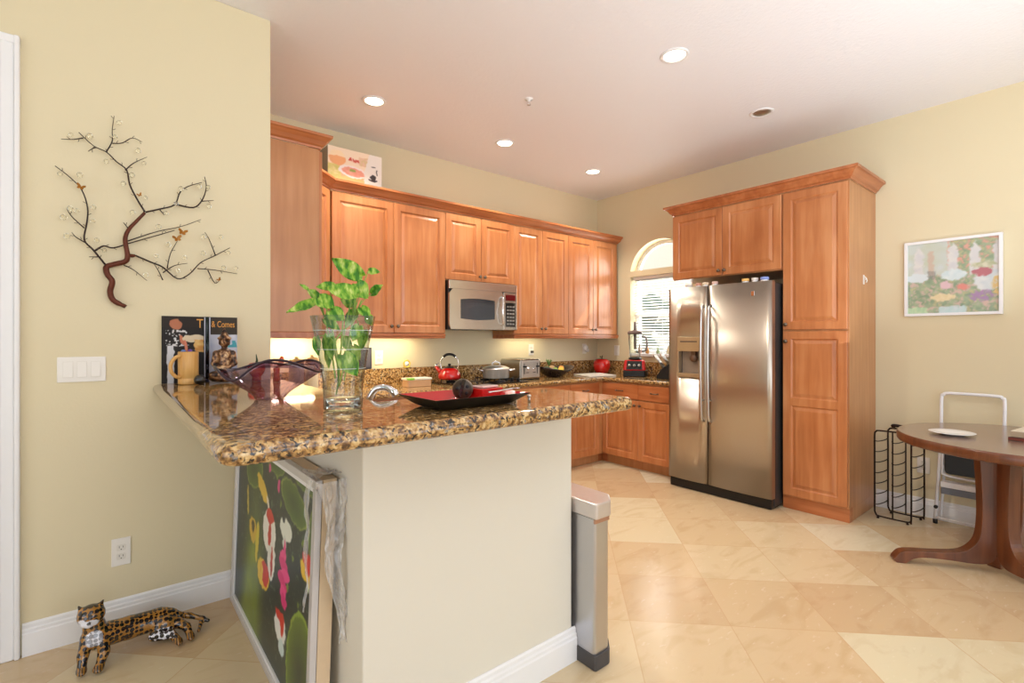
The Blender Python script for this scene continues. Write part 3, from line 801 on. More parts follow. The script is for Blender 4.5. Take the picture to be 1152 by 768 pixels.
mb = MB(); mb.box(hx0+0.014, hx1-0.014, -0.012, -0.004, hz0+0.03, 1.22); mb.build('recess', plain('taupe dispenser recess', (142, 126, 112), 0.4), dp)
mb = MB(); mb.lathe([(0.0005, -0.055), (0.030, -0.052), (0.034, -0.03), (0.030, -0.012)], ((hx0+hx1)/2+0.03, 0, 1.15), 20, axis='y'); mb.box((hx0+hx1)/2+0.012, (hx0+hx1)/2+0.05, -0.05, -0.012, 1.17, 1.21)
mb.build('lever', plain('brown lever', (96, 70, 52), 0.3), dp)
mb = MB(); mb.box(hx0+0.03, hx1-0.03, -0.0735, -0.072, 1.29, 1.30); mb.build('touch_bar', M['dark'], dp)
for s_, dr in ((-1, fl), (1, fr)):
    x = sp+s_*0.032
    mb = MB(); mb.tube(smooth_path([(x, -0.060, 0.62), (x, -0.098, 0.66), (x, -0.112, 0.90), (x, -0.116, 1.10), (x, -0.112, 1.35), (x, -0.098, 1.56), (x, -0.060, 1.60)], 5), 0.0105, 12)
    mb.tube([(x, -0.06, 0.80), (x, -0.108, 0.80)], 0.008, 8)
    mb.build('handle', M['silver'], dr)
MB().box(0.01, FW-0.01, -0.045, 0.1, 0.004, 0.08).build('toe_grille', M['black'], t, bevel=0.004)
mb = MB(); mb.box(0.745, 0.772, -0.0695, -0.064, 1.655, 1.695); mb.build('badge', M['chrome'], fr, bevel=0.002)
# jars on the fridge
jar_cols = [((238, 232, 222), 'white lidded jar on the fridge top, first from the left'), ((206, 150, 130), 'small pinkish jar on the fridge top, second from the left'),
            ((236, 216, 186), 'cream lidded jar on the fridge top, third from the left'), ((228, 196, 184), 'pale pink jar on the fridge top just left of the wide gap'),
            ((236, 190, 110), 'yellow lidded jar on the fridge top just right of the wide gap'), ((232, 226, 220), 'plain white jar on the fridge top between the yellow and the blue one'),
            ((130, 150, 214), 'blue and white jar on the fridge top, nearest the pantry')]
for (u, r_), (cc, lb) in zip(((0.155, 0.030), (0.25, 0.022), (0.315, 0.026), (0.40, 0.024), (0.66, 0.027), (0.735, 0.024), (0.81, 0.03)), jar_cols):
    jt = thing('jar', lb, 'jar', (-0.722, -1.525-u, 1.7565), 0, 'jars along the top of the fridge')
    MB().lathe([(r_*0.9, 0), (r_, 0.004), (r_, 0.022), (r_*0.8, 0.026)], n=20).build('pot', M['white'], jt)
    MB().lathe([(r_*1.04, 0.026), (r_*1.06, 0.030), (r_*1.04, 0.046), (r_*0.6, 0.048), (0.0005, 0.048)], n=20).build('lid', plain('jar lid', cc, 0.4), jt)

# ---------------------------------------------------------------- wall switches and outlets
def outlet(loc, rotz, label, kind='duplex', gangs=1, w=None, h=0.12):
    """local front faces -y"""
    w = w or 0.075+0.046*(gangs-1)
    t = thing({'duplex': 'wall_outlet'}.get(kind, 'light_switch'), label, {'duplex': 'outlet'}.get(kind, 'light switch'), loc, rotz)
    MB().box(-w/2, w/2, -0.006, 0, -h/2, h/2).build('cover_plate', M['plate'], t, bevel=0.003)
    for g in range(gangs):
        x = (g-(gangs-1)/2)*0.046
        if kind == 'duplex':
            for s_ in (-1, 1):
                mb = MB(); mb.prism(rounded([(x-0.017, s_*0.020-0.014), (x+0.017, s_*0.020-0.014), (x+0.017, s_*0.020+0.014), (x-0.017, s_*0.020+0.014)], 0.007), -0.008, -0.006, 'xz')
                so = mb.build('socket', M['cream_plate'], t)
                mb = MB(); mb.box(x-0.008, x-0.006, -0.0085, -0.008, s_*0.020-0.001, s_*0.020+0.008); mb.box(x+0.006, x+0.008, -0.0085, -0.008, s_*0.020-0.001, s_*0.020+0.007); mb.box(x-0.002, x+0.002, -0.0085, -0.008, s_*0.020-0.010, s_*0.020-0.006)
                mb.build('slots', M['dark'], so)
        else:
            mb = MB(); mb.box(x-0.017, x+0.017, -0.0065, -0.006, -0.035, 0.035); mb.build('switch_frame', M['cream_plate'], t)
            mb = MB(); mb.add([(x-0.015, -0.006, -0.033), (x+0.015, -0.006, -0.033), (x+0.015, -0.006, 0.033), (x-0.015, -0.006, 0.033), (x-0.015, -0.0125, -0.033), (x+0.015, -0.0125, -0.033), (x+0.015, -0.008, 0.033), (x-0.015, -0.008, 0.033)],
                [(0, 3, 2, 1), (4, 5, 6, 7), (0, 1, 5, 4), (1, 2, 6, 5), (2, 3, 7, 6), (3, 0, 4, 7)], False); mb.build('rocker', M['plate'], t)
    return t
M['cream_plate'] = plain('off white socket', (226, 222, 214), 0.35, noise=0.01)
outlet((-4.797, -1.2, 1.185), 0, 'wide three gang white light switch on the cream wall under the metal branch', 'switch', 3, 0.163, 0.11)
outlet((-4.662, -1.2, 0.348), 0, 'white duplex outlet above the jaguar figurine', 'duplex', 1, 0.07, 0.125)
outlet((-2.874, 0, 1.156), 0, 'white outlet on the back wall between the dark tablet and the kettle', 'duplex')
oo = outlet((-1.10, 0, 1.20), 0, 'white outlet with a plug on the back wall above the toaster', 'duplex')
mb = MB(); mb.box(-0.014, 0.014, -0.035, -0.008, -0.036, -0.010); mb.build('plug', M['dark'], oo, bevel=0.004)
outlet((0, -0.304, 1.181), -PI/2, 'white rocker switch on the right wall between cabinets and window', 'switch')
outlet((0, -3.171, 0.378), -PI/2, 'white outlet low on the right wall behind the wine rack', 'duplex')
t = thing('night_light', 'small white plug in fixture in the corner behind the red apple canister', 'night light', (-0.24, 0, 1.20))
mb = MB(); mb.box(-0.036, 0.036, -0.006, 0, -0.06, 0.06); mb.build('cover_plate', M['plate'], t, bevel=0.003)
mb = MB(); mb.lathe([(0.0005, -0.062), (0.03, -0.055), (0.036, -0.035), (0.024, -0.012), (0.02, -0.006)], (-0.015, 0, 0.01), 18, axis='y'); mb.lathe([(0.0005, -0.05), (0.02, -0.045), (0.022, -0.02), (0.015, -0.006)], (0.022, 0, -0.02), 16, axis='y'); mb.build('shade', M['white'], t)

# ---------------------------------------------------------------- metal branch on the left wall
TRUNK= [(-4.576, 1.904), (-4.606, 1.862), (-4.635, 1.818), (-4.648, 1.77), (-4.64, 1.699), (-4.648, 1.671), (-4.689, 1.654), (-4.714, 1.639), (-4.711, 1.607), (-4.694, 1.576), (-4.701, 1.53), (-4.689, 1.492), (-4.646, 1.465)]
TWIGS= [[(-4.576, 1.907), (-4.606, 1.962), (-4.632, 2.023), (-4.643, 2.087), (-4.679, 2.118), (-4.714, 2.153), (-4.759, 2.17), (-4.807, 2.215)], [(-4.792, 2.194), (-4.825, 2.179), (-4.864, 2.172)], [(-4.714, 2.153), (-4.694, 2.206), (-4.694, 2.258), (-4.687, 2.322)], [(-4.694, 2.196), (-4.658, 2.208), (-4.622, 2.24), (-4.587, 2.23)], [(-4.648, 2.086), (-4.617, 2.126), (-4.568, 2.164)], [(-4.754, 2.165), (-4.776, 2.141)], [(-4.574, 1.907), (-4.519, 1.93), (-4.462, 1.96), (-4.439, 2.026), (-4.404, 2.061), (-4.35, 2.09)], [(-4.451, 1.962), (-4.386, 1.959), (-4.35, 2.0), (-4.331, 2.068), (-4.338, 2.121)], [(-4.35, 1.996), (-4.3, 2.009)], [(-4.519, 1.926), (-4.502, 1.905)], [(-4.719, 1.651), (-4.759, 1.711), (-4.789, 1.752), (-4.78, 1.829), (-4.778, 1.893), (-4.797, 1.966), (-4.835, 2.014), (-4.883, 2.054)], [(-4.789, 1.803), (-4.83, 1.847), (-4.846, 1.879)], [(-4.786, 1.74), (-4.816, 1.759), (-4.83, 1.778)], [(-4.744, 1.681), (-4.773, 1.678)], [(-4.754, 1.706), (-4.724, 1.732), (-4.689, 1.728), (-4.627, 1.759), (-4.53, 1.805), (-4.462, 1.838)], [(-4.638, 1.765), (-4.53, 1.823), (-4.439, 1.859), (-4.353, 1.907)], [(-4.611, 1.702), (-4.552, 1.677), (-4.508, 1.658), (-4.451, 1.608), (-4.404, 1.632), (-4.356, 1.693), (-4.294, 1.735), (-4.228, 1.782)], [(-4.368, 1.664), (-4.294, 1.663), (-4.195, 1.652)], [(-4.292, 1.737), (-4.319, 1.812), (-4.338, 1.845)], [(-4.508, 1.596), (-4.524, 1.636), (-4.541, 1.668)], [(-4.508, 1.631), (-4.462, 1.669), (-4.41, 1.685)], [(-4.491, 1.653), (-4.479, 1.722), (-4.451, 1.788)], [(-4.325, 1.66), (-4.294, 1.598), (-4.269, 1.621)], [(-4.653, 1.654), (-4.617, 1.635), (-4.568, 1.589)], [(-4.638, 1.824), (-4.655, 1.848)]]
BEADS= [(-4.833, 2.196), (-4.77, 2.205), (-4.669, 2.29), (-4.684, 2.225), (-4.601, 2.182), (-4.714, 2.105), (-4.58, 2.131), (-4.624, 2.065), (-4.655, 2.019), (-4.574, 1.972), (-4.437, 2.039), (-4.363, 2.063), (-4.323, 2.07), (-4.321, 1.975), (-4.457, 1.963), (-4.495, 1.914), (-4.525, 1.845), (-4.622, 1.895), (-4.867, 2.021), (-4.803, 2.028), (-4.834, 1.878), (-4.813, 1.873), (-4.856, 1.838), (-4.758, 1.894), (-4.76, 1.837), (-4.845, 1.758), (-4.747, 1.752), (-4.721, 1.712), (-4.345, 1.821), (-4.271, 1.828), (-4.235, 1.755), (-4.345, 1.74), (-4.423, 1.709), (-4.533, 1.706), (-4.488, 1.764), (-4.574, 1.614), (-4.449, 1.645), (-4.258, 1.675), (-4.204, 1.677)]
FLIES= [(-4.801, 1.976), (-4.596, 1.98), (-4.431, 1.83), (-4.452, 1.797), (-4.278, 1.615)]
t = thing('metal_branch', 'bronze metal tree branch with glass beads and butterflies on the cream wall', 'wall sculpture', (-4.65, -1.2, 1.47))
M['bark'] = plain('coppery bronze bark', (96, 48, 32), 0.4, metal=0.5, noise=0.35, scale=60, bump=0.6)
M['twig'] = plain('dark twig wire', (52, 38, 34), 0.45, metal=0.5)
def L_(p, y): return (p[0]+4.65, y, p[1]-1.47)
mb = MB()
pth = smooth_path([L_(p, -0.028+0.006*math.sin(i*1.3)) for i, p in enumerate(TRUNK)], 5)
rr = [0.0062+0.0052*min(1, i/28) if i < len(pth)-3 else 0.009 for i in range(len(pth))]
mb.tube(pth, rr, 12); st = L_(TWIGS[16][0], -0.028); mb.tube([L_(TRUNK[4], -0.028), L_((TRUNK[4][0]+0.02, TRUNK[4][1]+0.0), -0.028), st], [0.009, 0.008, 0.005], 8)
mb.tube([L_(TRUNK[3], -0.025), (L_(TRUNK[3], 0)[0], -0.006, L_(TRUNK[3], 0)[2])], 0.004, 6)
mb.build('trunk', M['bark'], t)
for i, tw in enumerate(TWIGS):
    P_ = smooth_path([L_(p, -0.027-0.004*math.sin(i+k)) for k, p in enumerate(tw)], 4)
    n_ = len(P_); base = 0.0042 if len(tw) > 4 else 0.0028
    rad = [base*(1-0.6*k/(n_-1)) for k in range(n_)]
    mb = MB(); mb.tube(P_, rad, 7)
    # tiny side spurs
    for k in range(2, n_-1, 3):
        s_ = 1 if (k//3+i) % 2 else -1; d = (P_[k+1]-P_[k]).normalized(); q_ = Vector((-d.z*s_, 0, d.x*s_))
        mb.tube([P_[k], P_[k]+q_*0.006+d*0.003, P_[k]+q_*0.011+d*0.008], 0.0011, 5)
    mb.build('twig', M['twig'], t)
M['bead'] = glass('crystal bead', (250, 248, 236), ior=1.5)
for i, p in enumerate(BEADS):
    x, y, z = L_(p, -0.033-0.006*((i*7) % 3)); r_ = 0.0098+0.0012*((i*5) % 3)
    mb = MB()
    mb.lathe([(0.0002, -r_), (r_*0.55, -r_*0.84), (r_*0.9, -r_*0.42), (r_, 0), (r_*0.9, r_*0.42), (r_*0.55, r_*0.84), (0.0002, r_)], (x, y, z), 10)
    o = mb.build('crystal_bead', M['bead'], t)
    for p_ in o.data.polygons: p_.use_smooth = False
    nb = min((Vector(v) for tw in TWIGS for v in [L_(q, -0.028) for q in tw]), key=lambda v: (v-Vector((x, y, z))).length)
M['fly'] = plain('amber butterfly wing', (168, 112, 40), 0.35, metal=0.4, noise=0.3)
for i, p in enumerate(FLIES):
    x, y, z = L_(p, -0.035); s_ = (0.9, 0.6, 1.1, 1.1, 0.6)[i]; rot = (-20, 30, -10, 15, 40)[i]
    mb = MB()
    for sg in (-1, 1):
        w = [(0, 0.002), (0.006, 0.012), (0.016, 0.015), (0.018, 0.006), (0.010, 0.0), (0.012, -0.008), (0.005, -0.010), (0, -0.003)]
        pts = []
        for (a, b) in w:
            a, b = a*s_, b*s_; ca, sa = math.cos(math.radians(rot)), math.sin(math.radians(rot))
            X, Z = a*sg, b; pts.append((x+X*ca-Z*sa, y-abs(a)*0.7, z+X*sa+Z*ca))
        n_ = len(pts); pts2 = [(a, b-0.0012, c) for a, b, c in pts]
        fs = [tuple(range(n_)), tuple(range(n_, 2*n_))[::-1]]+[(k, (k+1) % n_, n_+(k+1) % n_, n_+k) for k in range(n_)]
        mb.add(pts+pts2, fs, False)
    mb.tube([(x, y, z-0.009*s_), (x, y-0.001, z+0.01*s_)], 0.0015*s_, 6)
    mb.build('butterfly', M['fly'], t)

# ---------------------------------------------------------------- jaguar figurine
S = []
def c_(a, b, ra, rb): S.append(('c', a, b, ra, rb))
def e_(c, r, rot=None): S.append(('e', c, r) if rot is None else ('e', c, r, rot))
e_((-4.762, -1.452, 0.198), (0.046, 0.042, 0.041))
c_((-4.765, -1.480, 0.187), (-4.769, -1.497, 0.182), 0.021, 0.015)
e_((-4.752, -1.487, 0.180), (0.014, 0.014, 0.012)); e_((-4.782, -1.485, 0.180), (0.013, 0.014, 0.012))
c_((-4.794, -1.445, 0.226), (-4.801, -1.440, 0.238), 0.009, 0.004); c_((-4.732, -1.445, 0.228), (-4.725, -1.440, 0.240), 0.009, 0.004)
c_((-4.757, -1.440, 0.172), (-4.748, -1.435, 0.105), 0.034, 0.044)
c_((-4.745, -1.435, 0.095), (-4.64, -1.400, 0.078), 0.050, 0.046); c_((-4.64, -1.400, 0.078), (-4.53, -1.385, 0.072), 0.046, 0.046)
e_((-4.51, -1.395, 0.062), (0.056, 0.042, 0.050))
c_((-4.772, -1.450, 0.105), (-4.786, -1.490, 0.060), 0.026, 0.018); c_((-4.786, -1.490, 0.060), (-4.790, -1.512, 0.020), 0.018, 0.015); e_((-4.790, -1.522, 0.014), (0.017, 0.024, 0.013))
c_((-4.725, -1.450, 0.090), (-4.722, -1.500, 0.055), 0.027, 0.019); c_((-4.722, -1.500, 0.055), (-4.735, -1.530, 0.020), 0.019, 0.015); e_((-4.740, -1.540, 0.014), (0.018, 0.024, 0.013))
e_((-4.515, -1.435, 0.058), (0.045, 0.026, 0.038), Matrix.Rotation(math.radians(12), 3, 'Y'))
c_((-4.555, -1.455, 0.035), (-4.50, -1.475, 0.030), 0.022, 0.018); c_((-4.50, -1.475, 0.035), (-4.475, -1.520, 0.018), 0.018, 0.013); e_((-4.472, -1.530, 0.012), (0.014, 0.020, 0.011))
c_((-4.475, -1.425, 0.055), (-4.440, -1.470, 0.040), 0.024, 0.016); c_((-4.440, -1.470, 0.040), (-4.430, -1.510, 0.016), 0.016, 0.013); e_((-4.428, -1.520, 0.012), (0.015, 0.021, 0.011))
c_((-4.470, -1.395, 0.070), (-4.42, -1.400, 0.052), 0.015, 0.012); c_((-4.42, -1.400, 0.052), (-4.375, -1.430, 0.036), 0.012, 0.010); c_((-4.375, -1.430, 0.036), (-4.355, -1.455, 0.030), 0.010, 0.008)
c_((-4.375, -1.435, 0.034), (-4.395, -1.480, 0.010), 0.010, 0.007)
mb = sdf_mesh(S, 0.009, 0.0034, (-4.83, -1.58, -0.004), (-4.33, -1.33, 0.26))
jag = mb.build('jaguar_figurine', None or M['white'], None)
m, n, l, p = newmat('painted jaguar glaze'); jag.data.materials[0] = m
a = n.new('ShaderNodeAttribute'); a.attribute_name = 'Col'
tc = n.new('ShaderNodeTexCoord'); vo = n.new('ShaderNodeTexVoronoi'); vo.inputs['Scale'].default_value = 60; vo.inputs['Randomness'].default_value = 0.35
l.new(tc.outputs['Object'], vo.inputs['Vector'])
ma = n.new('ShaderNodeMath'); ma.operation = 'LESS_THAN'; l.new(vo.outputs['Distance'], ma.inputs[0]); ma.inputs[1].default_value = 0.52
sp_ = n.new('ShaderNodeMath'); sp_.operation = 'MULTIPLY'; l.new(ma.outputs[0], sp_.inputs[0]); l.new(a.outputs['Alpha'], sp_.inputs[1])
mx = n.new('ShaderNodeMix'); mx.data_type = 'RGBA'; l.new(sp_.outputs[0], mx.inputs[0]); l.new(a.outputs['Color'], mx.inputs[6]); mx.inputs[7].default_value = (0.006, 0.005, 0.008, 1)
l.new(mx.outputs[2], p.inputs['Base Color']); p.inputs['Roughness'].default_value = 0.16; p.inputs['Coat Weight'].default_value = 0.7
ca = jag.data.color_attributes.new('Col', 'FLOAT_COLOR', 'POINT')
for i, v in enumerate(jag.data.vertices):
    x, y, z = v.co; gold = lin((166, 116, 50)); white = lin((226, 226, 236)); blk = (0.01, 0.01, 0.012)
    c = gold; al = 1.0
    if ((x+4.765)/0.030)**2+((z-0.176)/0.020)**2 < 1 and y < -1.478: c = white; al = 0
    if ((x+4.790)/0.012)**2+((z-0.188)/0.012)**2 < 1 and y < -1.47: c = white; al = 0
    if ((x+4.768)/0.006)**2+((z-0.188)/0.006)**2 < 1 and y < -1.49: c = blk; al = 0
    for ex in (-4.779, -4.748):
        if ((x-ex)/0.007)**2+((z-0.204)/0.005)**2 < 1 and y < -1.47: c = blk; al = 0
    if ((x+4.752)/0.028)**2+((z-0.110)/0.030)**2 < 1 and y < -1.462: c = white; al = 0.6
    if ((x+4.530)/0.045)**2+((z-0.040)/0.020)**2 < 1 and y < -1.455: c = white; al = 1
    if z < 0.03 and y < -1.50: c = gold if math.sin((x)*700) > -0.2 else blk; al = 0.2
    if z > 0.236: c = blk; al = 0
    if x > -4.44 and y > -1.49: al = 0; c = gold if math.sin(x*330+y*330) > 0 else blk
    if x > -4.372: c = blk
    ca.data[i].color = (c[0], c[1], c[2], al)
tag(jag, 'small spotted ceramic jaguar lying on the floor by the baseboard', 'figurine')
jag.location.z = 0.004

# ---------------------------------------------------------------- big koi picture under the bar
PH, PL = 0.865, 1.235
t = thing('framed_painting', 'large koi pond painting in silver frame leaning under the bar', 'painting', (-4.232, -1.243, 0.002), -PI/2)
lean = 0.035
# local: x runs towards the camera, z up, front faces -y (world -x); leaned by shearing the real geometry
def leaned(mb):
    mb.v = [(x, y+z*lean, z) for (x, y, z) in mb.v]; return mb
fw_ = 0.028
mb = MB(); D_ = 0.066
for (a, b, c, d) in ((0, PL, 0, fw_), (0, PL, PH-fw_, PH), (0, fw_, fw_, PH-fw_), (PL-fw_, PL, fw_, PH-fw_)): mb.box(a, b, 0, 0.022, c, d)
M['frame'] = plain('pale silver frame', (206, 204, 206), 0.3, metal=0.35, noise=0.03)
leaned(mb).build('frame', M['frame'], t, bevel=0.003)
mb = MB()
for (a, b, c, d) in ((0, PL, 0, fw_*0.7), (0, PL, PH-fw_*0.7, PH), (0, fw_*0.7, fw_*0.7, PH-fw_*0.7), (PL-fw_*0.7, PL, fw_*0.7, PH-fw_*0.7)): mb.box(a, b, 0.023, D_, c, d)
leaned(mb).build('frame_side', plain('bare wood frame back', (214, 190, 158), 0.5), t)
mb = MB(); mb.box(fw_*0.7, PL-fw_*0.7, D_-0.006, D_, fw_*0.7, PH-fw_*0.7); leaned(mb).build('backing_board', plain('pale backing board', (214, 204, 190), 0.8), t)
mb = MB()
k_ = fw_; w2 = 0.016
for (a, b, c, d) in ((k_, PL-k_, k_, k_+w2), (k_, PL-k_, PH-k_-w2, PH-k_), (k_, k_+w2, k_+w2, PH-k_-w2), (PL-k_-w2, PL-k_, k_+w2, PH-k_-w2)): mb.box(a, b, 0.006, 0.020, c, d)
leaned(mb).build('liner', M['trim'], t)
def koi(u, v):
    # u: 0 at the far end (world y -1.243), v: height
    Y = -1.243-u
    dk = (40, 48, 52); c = dk
    g = 1.0-abs((u-0.36-0.10*v)/(0.26-0.10*v if v < 0.7 else 0.19)); g = max(0, g)*max(0, 1.15-v*1.5)
    c = mixc((40, 52, 50), (132, 152, 52), min(1, g*1.7))
    if u < 0.10: c = mixc(c, (44, 60, 62), 0.7)
    c = mixc(c, (58, 74, 66), 0.35*vnoise(u*14, v*14))
    s_ = vnoise(u*95+v*20, v*70-u*10)
    if s_ > 0.86 and v > 0.1: c = mixc(c, (104, 130, 96), 0.7)
    def pad(cy, cz, a, b, ang, c1=(86, 112, 50), c2=(58, 76, 42), rim=(132, 148, 70)):
        nonlocal c
        e = ell(Y, v, cy, cz, a, b, ang)
        if e < 1: c = mixc(c2, c1, math.sqrt(e)); 
        if 0.86 < e < 1: c = rim
    def blob(cy, cz, a, b, ang, col):
        nonlocal c
        if ell(Y, v, cy, cz, a*1.3, b, ang) < 1+0.25*(vnoise(u*60, v*60)-0.5): c = col
    pad(-1.60, 0.725, 0.155, 0.085, -8); pad(-1.95, 0.83, 0.14, 0.055, 0); pad(-2.30, 0.845, 0.17, 0.048, 8)
    pad(-2.205, 0.728, 0.165, 0.066, 12); pad(-2.48, 0.665, 0.10, 0.115, 0); pad(-2.335, 0.185, 0.15, 0.205, 8, (104, 128, 48), (40, 52, 44), (134, 160, 56))
    blob(-1.765, 0.675, 0.075, 0.036, 20, (216, 182, 60)); blob(-1.70, 0.715, 0.03, 0.014, 0, (216, 182, 60)); blob(-1.86, 0.635, 0.03, 0.012, 40, (226, 220, 200))
    blob(-1.50, 0.56, 0.014, 0.07, -10, (190, 170, 60)); blob(-1.615, 0.46, 0.055, 0.055, 0, (206, 172, 56)); blob(-1.615, 0.475, 0.022, 0.030, 0, (70, 60, 40))
    blob(-1.89, 0.53, 0.075, 0.09, 0, (226, 226, 216)); blob(-1.935, 0.44, 0.045, 0.09, 0, (222, 222, 214)); blob(-1.90, 0.595, 0.045, 0.030, 0, (196, 44, 34)); blob(-1.90, 0.52, 0.018, 0.05, 12, (190, 50, 40)); blob(-1.945, 0.43, 0.012, 0.06, 0, (190, 50, 40))
    blob(-2.125, 0.607, 0.060, 0.044, 0, (220, 224, 212)); blob(-2.115, 0.555, 0.02, 0.025, 0, (200, 210, 200)); blob(-2.09, 0.64, 0.02, 0.016, 0, dk)
    blob(-1.70, 0.43, 0.020, 0.09, 6, (206, 188, 60)); blob(-1.82, 0.335, 0.075, 0.060, 0, (224, 186, 52)); blob(-1.845, 0.345, 0.05, 0.048, 0, (200, 46, 34)); blob(-1.80, 0.335, 0.012, 0.035, 0, (224, 186, 52))
    # pink flower
    for k in range(6):
        blob(-2.115-0.014*((k % 3)-1), 0.50-0.031*k, 0.050 if k in (1, 2, 3) else 0.032, 0.024, (k % 2)*20-10, (214, 44, 118) if k % 2 else (232, 76, 142))
    blob(-2.12, 0.535, 0.012, 0.03, 0, (224, 60, 130))
    blob(-2.395, 0.548, 0.066, 0.045, 0, (232, 190, 52)); blob(-2.385, 0.580, 0.045, 0.024, 0, (206, 48, 36)); blob(-2.395, 0.555, 0.014, 0.024, 0, (206, 48, 36)); blob(-2.40, 0.495, 0.01, 0.018, 0, (200, 214, 190))
    blob(-2.095, 0.235, 0.058, 0.055, 0, (224, 226, 220)); blob(-2.085, 0.275, 0.045, 0.020, 0, (204, 46, 36)); blob(-2.12, 0.255, 0.018, 0.045, 0, (204, 46, 36)); blob(-2.12, 0.17, 0.03, 0.03, 0, (196, 214, 214))
    blob(-2.01, 0.745, 0.014, 0.026, 0, (208, 70, 130)); blob(-1.87, 0.785, 0.012, 0.018, 0, (208, 70, 130))
    for (a, b) in ((-2.33, 0.62), (-2.22, 0.53), (-2.30, 0.40), (-2.05, 0.68), (-1.98, 0.77), (-2.43, 0.78), (-2.17, 0.41)): blob(a, b, 0.010, 0.014, 20, (116, 136, 56))
    return c
cv = picture('canvas', 200, 190, PL-2*k_-0.01, PH-2*k_-0.01, soft(lambda x, z: koi(x+k_+0.005, z+k_+0.005), 0.003, 0.012), attr_mat('koi paint', 0.35), t)
for v in cv.data.vertices: v.co = (v.co.x+k_+0.005, 0.013+lean*(v.co.z+k_), v.co.z+k_+0.005)
# clear plastic wrap hanging over the near top corner
S = []
pts = [(-4.197, -2.508, 0.882), (-4.205, -2.515, 0.80), (-4.20, -2.525, 0.70), (-4.195, -2.52, 0.62), (-4.178, -2.515, 0.55), (-4.165, -2.52, 0.47)]
rng = random.Random(3)
def wrap_sheet(x0, x1, ztop, zbot, nx, nz, seedv):
    vs = []; fs = []
    for j in range(nz+1):
        for i in range(nx+1):
            u = i/nx; w = j/nz; z = ztop+(zbot-ztop)*w
            sx = 1-0.25*math.sin(w*PI*0.9)+0.1*math.sin(w*7+seedv); xx = (x0+x1)/2+(u-0.5)*(x1-x0)*sx*(1-0.45*w)+0.040*w*w+0.012*math.sin(w*9)
            yy = -2.500-0.030*vnoise(u*5+w*4+seedv, w*11)-0.022*vnoise(u*13+seedv, w*23+u*6)-0.01*w
            vs.append((xx, yy, z-0.02*vnoise(u*4, seedv)*w))
    for j in range(nz):
        for i in range(nx): fs.append((j*(nx+1)+i, j*(nx+1)+i+1, (j+1)*(nx+1)+i+1, (j+1)*(nx+1)+i))
    return vs, fs
mb = MB()
v1, f1 = wrap_sheet(-4.212, -4.120, 0.875, 0.37, 26, 60, 1.3); mb.add(v1, f1, True)
# part that runs over the top of the frame
vs = []; fs = []; nx, ny = 20, 16
for j in range(ny+1):
    for i in range(nx+1):
        u, w = i/nx, j/ny; vs.append((-4.212+0.084*u, -2.504+0.16*w-0.04*w*u, 0.880+0.014*vnoise(u*6, w*7)-0.01*w))
for j in range(ny):
    for i in range(nx): fs.append((j*(nx+1)+i, j*(nx+1)+i+1, (j+1)*(nx+1)+i+1, (j+1)*(nx+1)+i))
mb.add(vs, fs, True)
# front flap folded on to the picture side
vs = []; fs = []; nx, ny = 14, 40
for j in range(ny+1):
    for i in range(nx+1):
        u, w = i/nx, j/ny; z = 0.878-0.40*w
        vs.append((-4.214-0.006*vnoise(u*5, w*14)-0.010*abs(math.sin(w*8))-0.004+0.035*(z-0.88), -2.506+(0.040-0.022*w)*u*(1+0.3*math.sin(w*6)), z))
for j in range(ny):
    for i in range(nx): fs.append((j*(nx+1)+i, j*(nx+1)+i+1, (j+1)*(nx+1)+i+1, (j+1)*(nx+1)+i))
mb.add(vs, fs, True)
m, n, l, p = newmat('clear plastic film')
tr = n.new('ShaderNodeBsdfTransparent'); gl = n.new('ShaderNodeBsdfGlossy'); gl.inputs['Roughness'].default_value = 0.12
df = n.new('ShaderNodeBsdfDiffuse'); df.inputs[0].default_value = (0.85, 0.85, 0.87, 1)
lw = n.new('ShaderNodeLayerWeight'); lw.inputs[0].default_value = 0.45
m1 = n.new('ShaderNodeMixShader'); m2 = n.new('ShaderNodeMixShader'); m1.inputs[0].default_value = 0.32
l.new(tr.outputs[0], m1.inputs[1]); l.new(df.outputs[0], m1.inputs[2])
l.new(lw.outputs['Fresnel'], m2.inputs[0]); l.new(m1.outputs[0], m2.inputs[1]); l.new(gl.outputs[0], m2.inputs[2])
l.new(m2.outputs[0], n['Material Output'].inputs[0]); M['film'] = m
o = mb.build('plastic_wrap', M['film']); tag(o, 'crumpled clear plastic wrap hanging from the near corner of the koi painting', 'plastic wrap')

# ---------------------------------------------------------------- things on the bar
BZ = 1.1055
# cookbook standing open against the wall
t = thing('cookbook', 'black covered cookbook standing open against the cream wall', 'book', (-4.513, -1.225, BZ))
BW, BH = 0.318, 0.322
def cover(x, z):
    c = (22, 16, 14)
    if z > 0.27 and x < 0.17: c = (30, 20, 14)
    if x > 0.19 and z > 0.14: c = (52, 44, 34)
    if x > 0.19 and z <= 0.235: c = mixc((212, 214, 222), (170, 180, 206), vnoise(x*40, z*40))
    if x > 0.275 and z < 0.205 and z > 0.17 and vnoise(x*90, z*90) > 0.5: c = (70, 160, 176)
    # person with warm toned head, white jacket embroidery
    if ell(x, z, 0.056, 0.282, 0.023, 0.026) < 1: c = (176, 110, 80)
    if 0.015 < x < 0.11 and 0.17 < z < 0.255 and vnoise(x*150+3, z*150) > 0.62: c = (214, 214, 216)
    if ell(x, z, 0.085, 0.205, 0.010, 0.030, 20) < 1: c = (196, 120, 90)
    if ell(x, z, 0.135, 0.215, 0.05, 0.018) < 1: c = (216, 198, 168)
    if 0.13 < x < 0.17 and 0.15 < z < 0.21: c = mixc((198, 132, 60), (226, 190, 120), vnoise(x*80, z*80))
    if 0.022 < x < 0.05 and z < 0.18: c = (206, 208, 214)
    return c
